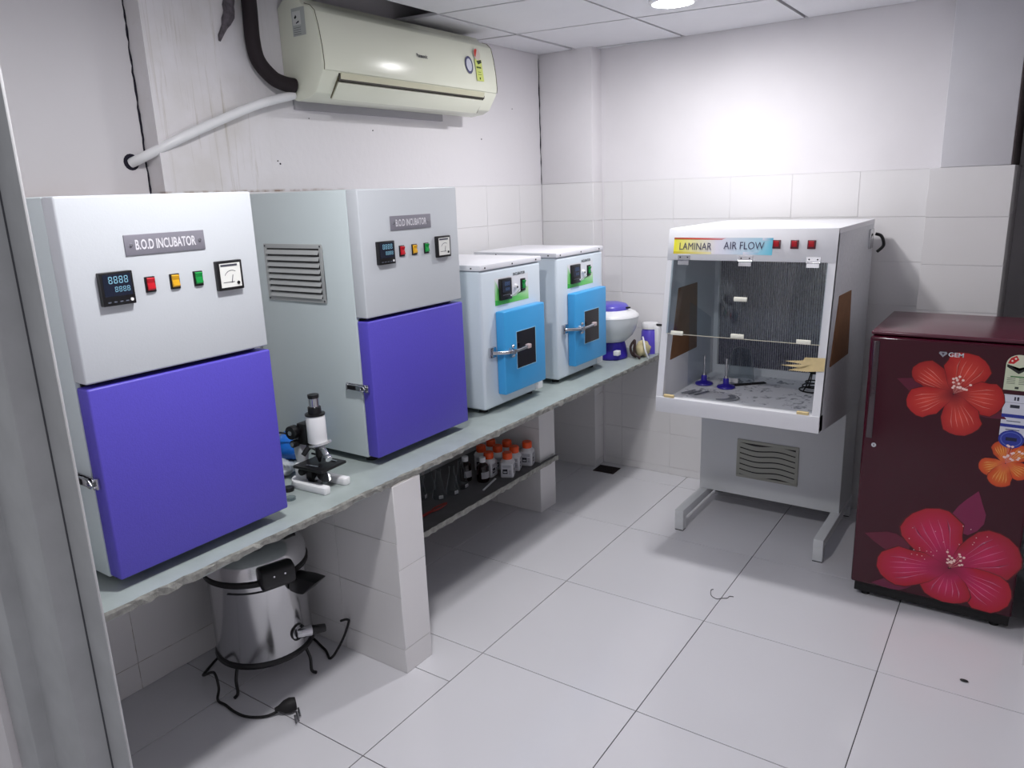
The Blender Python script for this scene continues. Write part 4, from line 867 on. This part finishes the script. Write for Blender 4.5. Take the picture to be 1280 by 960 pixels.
# ------------------------------------------------------------------ microscope
def build_microscope():
    t = thing('microscope', 'white and black compound microscope on the stone counter', 'microscope', (0.55, -0.072, ZC), math.radians(4))
    W = M_WHITE
    # horseshoe base opening towards +x
    out = []
    for k in range(13): a = math.radians(90+180*k/12); out.append((-0.035+0.055*math.cos(a), 0.058*math.sin(a)))
    inn = []
    for k in range(9): a = math.radians(270-180*k/8); inn.append((-0.005+0.022*math.cos(a), 0.030*math.sin(a)))
    poly = out+[(0.085, -0.058), (0.088, -0.05), (0.088, -0.036), (0.082, -0.030)]+inn+[(0.082, 0.030), (0.088, 0.036), (0.088, 0.05), (0.085, 0.058)]
    MB().prism(poly, (0, 0, 0), X, Y, (0, 0, 0.024)).build('base', W, t, bevel=0.004)
    MB().box(-0.072, -0.03, -0.024, 0.024, 0.02, 0.07).build('pillar', W, t, bevel=0.004)
    MB().box(-0.029, -0.004, -0.02, 0.02, 0.012, 0.07).build('bracket', M_BLACK, t, bevel=0.003)
    arm = MB().prism([(-0.072, 0.06), (-0.045, 0.06), (-0.038, 0.1), (-0.05, 0.13), (-0.05, 0.165), (-0.03, 0.195), (-0.052, 0.2), (-0.078, 0.17), (-0.08, 0.11)], (0, -0.013, 0), X, Z, (0, 0.026, 0)).build('arm', mat('grey_white', (196, 198, 202), 0.4), t, bevel=0.004)
    MB().box(-0.05, -0.01, -0.018, 0.018, 0.135, 0.205).build('focus_block', M_BLACK, t, bevel=0.004)
    for s in (-1, 1):
        k = MB().cyl((-0.055, s*0.018, 0.178), (-0.055, s*0.042, 0.178), 0.022, n=24).build('coarse_knob', M_BLACK, t, bevel=0.002)
        MB().cyl((-0.055, s*0.042, 0.178), (-0.055, s*0.044, 0.178), 0.008, n=16).build('knob_cap', M_CHROME, k)
        k = MB().cyl((-0.055, s*0.016, 0.140), (-0.055, s*0.038, 0.140), 0.012, n=20).build('fine_knob', M_BLACK, t, bevel=0.002)
        MB().cyl((-0.055, s*0.038, 0.140), (-0.055, s*0.0395, 0.140), 0.007, n=16).build('knob_cap', M_CHROME, k)
    MB().cyl((0.018, 0, 0.148), (0.018, 0, 0.236), 0.030, 0.0295, n=28).build('body_tube', W, t, bevel=0.002)
    ey = MB().lathe([(0.031, 0.236), (0.031, 0.241), (0.021, 0.242), (0.020, 0.262), (0.0165, 0.264)], (0.018, 0, 0), 28).build('draw_tube', M_BLACK, t)
    MB().cyl((0.018, 0, 0.262), (0.018, 0, 0.292), 0.0155, n=24).build('eyepiece', M_CHROME, ey)
    MB().lathe([(0.0165, 0.290), (0.0175, 0.294), (0.0175, 0.301), (0.010, 0.302), (0.0, 0.300)], (0.018, 0, 0), 24).build('eyecup', M_BLACK, ey)
    nose = MB().lathe([(0.036, 0.0), (0.036, -0.006), (0.022, -0.012), (0.0, -0.013)], (0.026, 0, 0.146), 26, (-0.25, 0, 1)).build('nosepiece', mat('nose_white', (210, 210, 212), 0.25, 0.6), t)
    b = MB(); b.cyl((0.018, 0.0, 0.135), (0.018, 0.0, 0.1), 0.011, 0.0105, n=18); b.cyl((0.018, 0.0, 0.1), (0.018, 0.0, 0.082), 0.009, 0.004, n=18); b.build('objective', M_BLACK, t)
    b = MB(); b.cyl((0.045, -0.012, 0.138), (0.078, -0.026, 0.118), 0.0095, n=16); b.cyl((0.078, -0.026, 0.118), (0.09, -0.031, 0.111), 0.011, n=16); b.build('objective', M_CHROME, t, bevel=0.001)
    b = MB(); b.cyl((0.0, -0.022, 0.135), (-0.008, -0.042, 0.112), 0.008, n=14); b.build('objective', M_BLACK, t)
    st = MB().box(-0.045, 0.078, -0.055, 0.055, 0.068, 0.078).build('stage', M_BLACK, t, bevel=0.003)
    for s in (-1, 1): MB().obox((0.028, s*0.034, 0.0795), Vector((1, s*-0.1, 0)), Vector((s*0.1, 1, 0)), Z, 0.032, 0.003, 0.001).build('stage_clip', M_CHROME, st)
    MB().cyl((0.02, 0, 0.068), (0.02, 0, 0.048), 0.024, 0.02, n=22).build('condenser', M_BLACK, t, bevel=0.002)
    MB().cyl((-0.03, -0.024, 0.052), (-0.03, -0.04, 0.052), 0.012, n=18).build('condenser_knob', M_BLACK, t, bevel=0.002)
    m = MB().cyl((0.018, 0, 0.022), (0.028, 0, 0.034), 0.023, n=24).build('mirror', M_CHROME, t)
    MB().tube([(0.018, 0.026*math.cos(a), 0.026+0.0*math.sin(a)) for a in (math.pi, 0)], 0.003, 8).build('mirror_fork', M_BLACK, m)
    return t
build_microscope()
# caps and packet near the microscope
tag(MB().lathe([(0.016, 0.0), (0.017, 0.002), (0.017, 0.011), (0.0155, 0.013), (0.0, 0.013)], (0.505, -0.152, ZC), 24).build('eyepiece_cap', M_BLACK), 'small round black cap beside the microscope base', 'cap')
tag(MB().lathe([(0.0, 0.0005), (0.016, 0.0005), (0.017, 0.001), (0.017, 0.009), (0.0155, 0.009), (0.015, 0.002), (0.0, 0.002)], (0.568, -0.198, ZC), 24).build('glass_dish', M_GLASS2), 'tiny clear glass dish beside the black cap', 'dish')
def crumple(name, label, cat, c, r, m, seed, n=18, k=9, amp=0.18, flat=0.0):
    random.seed(seed); mb = MB().ball((0, 0, 0), r[0], r[1], r[2], n, k); v = []
    for p in mb.v:
        s = 1+random.uniform(-amp, amp); q = Vector((p[0]*s, p[1]*s, p[2]*s+r[2]))
        v.append((q.x+c[0], q.y+c[1], max(q.z, 0.0)+c[2]))
    mb.v = v; o = mb.build(name, m, angle=60); return tag(o, label, cat)
crumple('plastic_bag', 'crumpled clear-white plastic bag beside the microscope', 'bag', (0.345, -0.075, ZC), (0.07, 0.06, 0.022), mat('milky_plastic', (196, 202, 206), 0.3), 5)
crumple('blue_packet', 'bright blue plastic packet behind the microscope', 'packet', (0.275, 0.058, ZC), (0.062, 0.06, 0.05), mat('bright_blue_film', (30, 110, 206), 0.25), 6, amp=0.08)
tag(MB().tube(spline([(0.30, -0.03, ZC+0.125), (0.33, 0.01, ZC+0.11), (0.38, 0.06, ZC+0.055), (0.44, 0.10, ZC+0.006), (0.40, 0.118, ZC+0.004), (0.30, 0.12, ZC+0.004)]), 0.0035, 8).build('loose_cord', M_BLACK), 'thin black cord draped over the blue packet', 'cord')

# ------------------------------------------------------------------ centrifuge and clutter at the far end
t = thing('centrifuge', 'white bowl centrifuge with deep blue base and lid', 'centrifuge', (0.515, 2.005, ZC))
MB().lathe([(0.088, 0.0), (0.092, 0.006), (0.092, 0.02), (0.084, 0.06), (0.076, 0.09), (0.06, 0.095)], n=36).build('base', M_BLUEPL, t)
MB().box(0.06, 0.088, -0.085, -0.05, 0.03, 0.055).build('switch_box', M_WHITE, t, bevel=0.003)
MB().lathe([(0.05, 0.088), (0.085, 0.095), (0.118, 0.125), (0.138, 0.165), (0.147, 0.205), (0.150, 0.226)], n=40).build('bowl', mat('bowl_white', (214, 218, 220), 0.25), t)
MB().lathe([(0.151, 0.226), (0.150, 0.232), (0.135, 0.247), (0.1, 0.262), (0.05, 0.27), (0.0, 0.272)], n=40).build('cover', M_WHITE, t)
ld = MB().lathe([(0.098, 0.262), (0.096, 0.275), (0.085, 0.289), (0.06, 0.296), (0.0, 0.298)], n=36).build('lid', mat('violet_lid', (92, 84, 190), 0.3), t)
MB().cyl((-0.03, -0.02, 0.296), (-0.03, -0.02, 0.300), 0.013, n=16).build('sight_hole', M_BLACK, ld)
MB().obox((0.10, 0.0, 0.274), Vector((0.88, 0.47, 0)), Vector((-0.47, 0.88, 0)), Z, 0.016, 0.006, 0.004).build('lid_latch', M_BLACK, t, bevel=0.001)
t = thing('bottle_dispenser', 'small blue and white appliance behind the cord bundle', 'appliance', (0.655, 2.205, ZC))
MB().lathe([(0.05, 0.0), (0.052, 0.01), (0.048, 0.12), (0.04, 0.135)], n=28).build('body', mat('violet_plastic', (92, 78, 196), 0.3), t)
MB().lathe([(0.046, 0.135), (0.048, 0.15), (0.042, 0.165), (0.0, 0.168)], n=28).build('cap', M_WHITE, t)
MB().box(0.036, 0.062, -0.03, 0.012, 0.0, 0.15).build('side_cover', M_WHITE, t, bevel=0.006)
MB().cyl((0.04, -0.01, 0.158), (0.085, -0.01, 0.158), 0.006, n=10).build('spout', M_BLACK, t)
crumple('cord_bundle', 'bundle of cream cloth and dark cord at the counter end', 'bundle', (0.662, 2.09, ZC), (0.04, 0.045, 0.042), mat('cream_cloth', (190, 178, 140), 0.8, var=0.2, vscale=30), 8, amp=0.2)
tag(MB().tube(spline([(0.655, 2.035, ZC+0.008), (0.634, 2.028, ZC+0.02), (0.622, 2.03, ZC+0.06), (0.634, 2.05, ZC+0.092), (0.646, 2.03, ZC+0.08), (0.65, 2.02, ZC+0.03), (0.685, 2.015, ZC+0.008)]), 0.007, 8).build('looped_cord', mat('brown_cord', (44, 24, 22), 0.6)), 'dark brown looped cord over the cream bundle', 'cord')
tag(MB().tube(spline([(0.66, 2.10, ZC+0.104), (0.69, 2.05, ZC+0.085), (0.706, 2.035, ZC+0.045), (0.714, 2.05, ZC+0.006)]), 0.0045, 8).build('white_cord', M_WHITE), 'thin white cord crossing the cream bundle', 'cord')

# ------------------------------------------------------------------ portable autoclave under the counter
def build_autoclave():
    t = thing('pressure_autoclave', 'polished aluminium electric autoclave on a black wire stand', 'autoclave', (0.267, -0.14, 0))
    R = 0.162
    MB().lathe([(R-0.02, 0.105), (R-0.004, 0.11), (R, 0.12), (R, 0.39), (R+0.004, 0.398)], n=56).build('pot', M_STEEL, t)
    MB().lathe([(R+0.002, 0.392), (R+0.010, 0.398), (R+0.011, 0.412), (R+0.003, 0.42)], n=56).build('gasket_band', M_RUBBER, t)
    ld = MB().lathe([(R+0.006, 0.418), (R+0.006, 0.455), (R-0.004, 0.475), (R-0.03, 0.492), (R-0.08, 0.506), (0.0, 0.51)], n=56).build('lid', M_STEEL, t)
    MB().lathe([(0.02, 0.508), (0.018, 0.53), (0.028, 0.536), (0.028, 0.56), (0.01, 0.566), (0.0, 0.566)], (0.05, -0.03, 0), 20).build('pressure_weight', M_BLACK, ld)
    MB().lathe([(0.014, 0.508), (0.012, 0.53), (0.0, 0.534)], (-0.05, 0.03, 0), 16).build('safety_valve', M_CHROME, ld)
    # handles
    def hd(a): d = Vector((math.cos(math.radians(a)), math.sin(math.radians(a)), 0)); return d, Vector((-d.y, d.x, 0))
    for a, b in ((-17, 10), (163, 190)):
        d, q = hd(b)
        MB().prism([(R-0.002, 0.342), (R+0.03, 0.336), (R+0.055, 0.338), (R+0.115, 0.392), (R+0.07, 0.396), (R, 0.394)], -q*0.03, d, Z, q*0.06).build('pot_handle', M_BLACK, t, bevel=0.006)
        d, q = hd(a)
        lh = MB().prism([(R-0.004, 0.41), (R+0.025, 0.40), (R+0.045, 0.392), (R+0.06, 0.41), (R+0.058, 0.462), (R+0.03, 0.474), (R-0.004, 0.464)], -q*0.056, d, Z, q*0.112).build('lid_handle', M_BLACK, ld, bevel=0.010)
        for sgn in (-1, 1): MB().cyl(d*(R+0.055)+q*0.018*sgn+Z*0.445, d*(R+0.063)+q*0.018*sgn+Z*0.445, 0.0032, n=10).build('rivet', M_CHROME, ld)
    d, q = hd(60)
    MB().prism([(-0.15, 0.492), (-0.13, 0.545), (-0.08, 0.555), (0.08, 0.555), (0.13, 0.545), (0.15, 0.492), (0.115, 0.5), (0.1, 0.528), (-0.1, 0.528), (-0.115, 0.5)], -q*0.022, d, Z, q*0.044).build('crossbar', M_BLACK, ld, bevel=0.004)
    MB().tube([d2*(R+0.0015)+Z*0.372 for d2 in (hd(k)[0] for k in range(-72, -24, 4))], 0.0016, 6).build('level_mark', mat('scratch_dark', (60, 60, 64), 0.4), t)
    # socket
    d, q = hd(6); f2 = Vector((0.42, 0.9, -0.12)).normalized(); b0 = d*(R-0.006)+Z*0.172
    sk = MB().cyl(b0, b0+f2*0.05, 0.019, n=22).build('power_socket', M_CHROME, t, bevel=0.002)
    MB().cyl(b0+f2*0.048, b0+f2*0.098, 0.017, 0.014, n=20).build('plug_body', M_BLACK, sk, bevel=0.002)
    MB().tube([d*(R+0.001)+Z*0.178+q*0.027*math.cos(k*math.pi/8)+Z*0.027*math.sin(k*math.pi/8) for k in range(17)], 0.0025, 6).build('socket_guard', M_BLACK, sk)
    # stand
    MB().tube([((R-0.002)*math.cos(k*math.pi/24), (R-0.002)*math.sin(k*math.pi/24), 0.104) for k in range(49)], 0.009, 8).build('stand_ring', M_BLACK, t)
    for a in (-73, 17, 137):
        a = math.radians(a); c, s = math.cos(a), math.sin(a); r2 = R+0.012
        MB().tube(spline([((R-0.004)*c, (R-0.004)*s, 0.104), (r2*c, r2*s, 0.06), (r2*c, r2*s, 0.012), ((r2+0.018)*c, (r2+0.018)*s, 0.006)], 4), 0.0055, 8).build('stand_leg', M_BLACK, t)
    return t
build_autoclave()
t = thing('power_lead', 'black power lead with three-pin plug lying on the floor', 'cord', (0, 0, 0))
MB().tube(spline([(0.468, 0.03, 0.152), (0.472, 0.055, 0.146), (0.46, 0.072, 0.12), (0.44, 0.05, 0.05), (0.43, 0.0, 0.006), (0.36, 0.03, 0.005), (0.2, 0.05, 0.005), (0.05, -0.1, 0.005), (0.12, -0.3, 0.01), (0.25, -0.34, 0.085), (0.288, -0.353, 0.05), (0.287, -0.362, 0.008), (0.329, -0.362, 0.005), (0.385, -0.367, 0.005), (0.438, -0.36, 0.005), (0.487, -0.33, 0.006), (0.512, -0.298, 0.014)]), 0.0045, 8).build('cable', M_RUBBER, t)
dd = Vector((0.5, 0.87, 0)).normalized()
MB().lathe([(0.006, 0.0), (0.009, 0.012), (0.02, 0.03), (0.024, 0.048), (0.02, 0.066), (0.0, 0.068)], (0.508, -0.305, 0.0235), 18, dd).build('plug', M_RUBBER, t)
for k, q in enumerate((Vector((0.012, -0.006, 0)), Vector((0.006, 0.004, 0)), Vector((0.0, 0.014, 0)))):
    MB().cyl(Vector((0.556, -0.272, 0.014))+q*1.5, Vector((0.586, -0.290, 0.005))+q*1.5, 0.0034, n=8).build('pin', M_CHROME, t)

# ------------------------------------------------------------------ shelf contents
ZS = 0.277
def flask():
    t = thing('conical_flask', 'clear conical glass flask on the dark shelf', 'flask', (0, 0, ZS), 0, 'conical flasks on the shelf')
    MB().lathe([(0.0, 0.001), (0.030, 0.0), (0.0325, 0.006), (0.029, 0.025), (0.0155, 0.088), (0.0125, 0.1), (0.0125, 0.13), (0.0155, 0.133)], n=28, cap=False).build('vessel', M_GLASS2, t)
    MB().obox((0.0245, -0.0165, 0.014), Vector((0.55, 0.83, 0)), Z, Vector((0.83, -0.55, 0)), 0.010, 0.008, 0.0006).build('graduation_patch', mat('frosted_patch', (210, 210, 212), 0.7), t)
    return t
fl = flask(); spots = [(0.255, 0.842), (0.275, 0.914), (0.266, 0.99), (0.185, 0.79), (0.16, 0.88)]
for k, (x, y) in enumerate(spots):
    o = fl if k == 0 else copy_tree(fl); o.location = (x, y, ZS); o.rotation_euler = (0, 0, 0.3*k)
    if k == 2: o['label'] = 'clear conical flask standing next to the dark white-capped bottle'
def reagent():
    t = thing('reagent_bottle', 'white square reagent bottle with an orange cap', 'bottle', (0, 0, ZS), 0, 'orange-capped bottles on the shelf')
    MB().box(-0.031, 0.031, -0.031, 0.031, 0.0, 0.078).build('bottle_body', M_BOTTLE, t, bevel=0.007, seg=3)
    MB().lathe([(0.036, 0.073), (0.031, 0.084), (0.02, 0.092), (0.018, 0.098)], n=24).build('shoulder', M_BOTTLE, t)
    MB().lathe([(0.023, 0.09), (0.024, 0.094), (0.024, 0.118), (0.022, 0.121), (0.0, 0.122)], n=24).build('cap', M_ORANGE, t)
    for r, u_, nn in ((Y, Z, X), (X, Z, -Y)):
        o = nn*0.0312-r*0.026+Z*0.010
        decal('paper_label', [(rect(0, 0.052, 0, 0.058), (206, 206, 212)), (rect(0.006, 0.03, 0.012, 0.036), (44, 44, 54)), (rect(0.01, 0.026, 0.018, 0.024), (206, 206, 212))]+[(rect(0.006, 0.046, 0.042+0.005*k, 0.044+0.005*k), (110, 112, 124)) for k in range(3)]+[(rect(0.034, 0.046, 0.012+0.006*k, 0.0145+0.006*k), (110, 112, 124)) for k in range(4)], o, r, u_, t, step=0.00005)
    return t
rg = reagent()
for k, (x, y, a) in enumerate([(0.366, 1.395, 0.35), (0.349, 1.305, 0.42), (0.372, 1.215, 0.45), (0.268, 1.36, 0.2), (0.272, 1.275, 0.6), (0.29, 1.175, 0.1), (0.19, 1.33, 0.3), (0.2, 1.235, 0.5)]):
    o = rg if k == 0 else copy_tree(rg); o.location = (x, y, ZS); o.rotation_euler = (0, 0, a)
    o['label'] = {0: 'orange-capped white bottle standing alone beside the tiled pillar', 2: 'orange-capped white bottle directly behind the thin white rod'}.get(k, 'orange-capped white bottle within the crowded cluster on the dark shelf')
def amber(x, y, label):
    t = thing('dropper_bottle', label, 'bottle', (x, y, ZS), 0.4, 'dark bottles with white caps')
    MB().lathe([(0.027, 0.0), (0.029, 0.004), (0.029, 0.07), (0.024, 0.084), (0.013, 0.092), (0.012, 0.1)], n=24).build('bottle_body', M_AMBER, t)
    MB().lathe([(0.015, 0.096), (0.0155, 0.1), (0.0155, 0.118), (0.0, 0.12)], n=20).build('cap', M_WHITE, t)
    mb = MB(); v = []
    for k in range(9):
        a = math.radians(-90+90*k/8); v += [(0.0294*math.cos(a), 0.0294*math.sin(a), 0.02), (0.0294*math.cos(a), 0.0294*math.sin(a), 0.052)]
    mb.add(v, [(2*k, 2*k+2, 2*k+3, 2*k+1) for k in range(8)]).build('paper_label', mat('label_grey', (176, 176, 182), 0.7), t)
amber(0.305, 1.105, 'dark glass bottle with white cap in front of orange-capped bottles')
amber(0.225, 1.075, 'dark glass bottle with white cap next to the conical flasks')
tag(MB().obox((0.36, 1.08, ZS+0.002), Vector((-0.25, 1, 0)).normalized(), Vector((1, 0.25, 0)).normalized(), Z, 0.075, 0.004, 0.002).build('glass_rod', M_WHITE), 'thin white rod lying on the dark shelf', 'rod')
t = thing('test_tube_holder', 'red-handled wire holder lying on the shelf', 'holder', (0.33, 0.74, ZS))
MB().tube(spline([(0, -0.05, 0.005), (0.012, 0.0, 0.006), (0.0, 0.06, 0.006), (-0.012, 0.0, 0.006), (0.0, -0.05, 0.005)]), 0.004, 8).build('wire_loop', mat('red_brown', (150, 50, 40), 0.5), t)
MB().cyl((0, -0.05, 0.006), (0.0, -0.11, 0.006), 0.006, n=10).build('grip', mat('red_grip', (140, 30, 28), 0.4), t)

# ------------------------------------------------------------------ small things on the floor
tag(MB().tube(spline([(1.417, 1.16, 0.003), (1.411, 1.150, 0.002), (1.426, 1.112, 0.002), (1.453, 1.097, 0.002), (1.470, 1.112, 0.002), (1.487, 1.124, 0.002), (1.49, 1.141, 0.002), (1.505, 1.147, 0.002)]), 0.0016, 6).build('bent_wire', mat('grey_wire', (90, 88, 92), 0.5)), 'short bent grey wire lying across a floor joint', 'wire')
tag(MB().ball((2.312, 1.015, 0.004), 0.013, 0.006, 0.004, 10, 6).build('dark_chip', M_RUBBER), 'small dark chip lying on the floor before the refrigerator', 'chip')
t = thing('floor_drain', 'dark square floor drain beside the tiled column', 'drain', (0.405, 2.165, 0.0), 0.05)
box('drain_cover', (-0.065, 0.065, -0.052, 0.052, 0.0, 0.003), mat('drain_dark', (40, 22, 24), 0.8), t)
for k in range(5): box('slot_bar', (-0.055, 0.055, -0.04+k*0.018, -0.034+k*0.018, 0.003, 0.005), M_RUBBER, t)
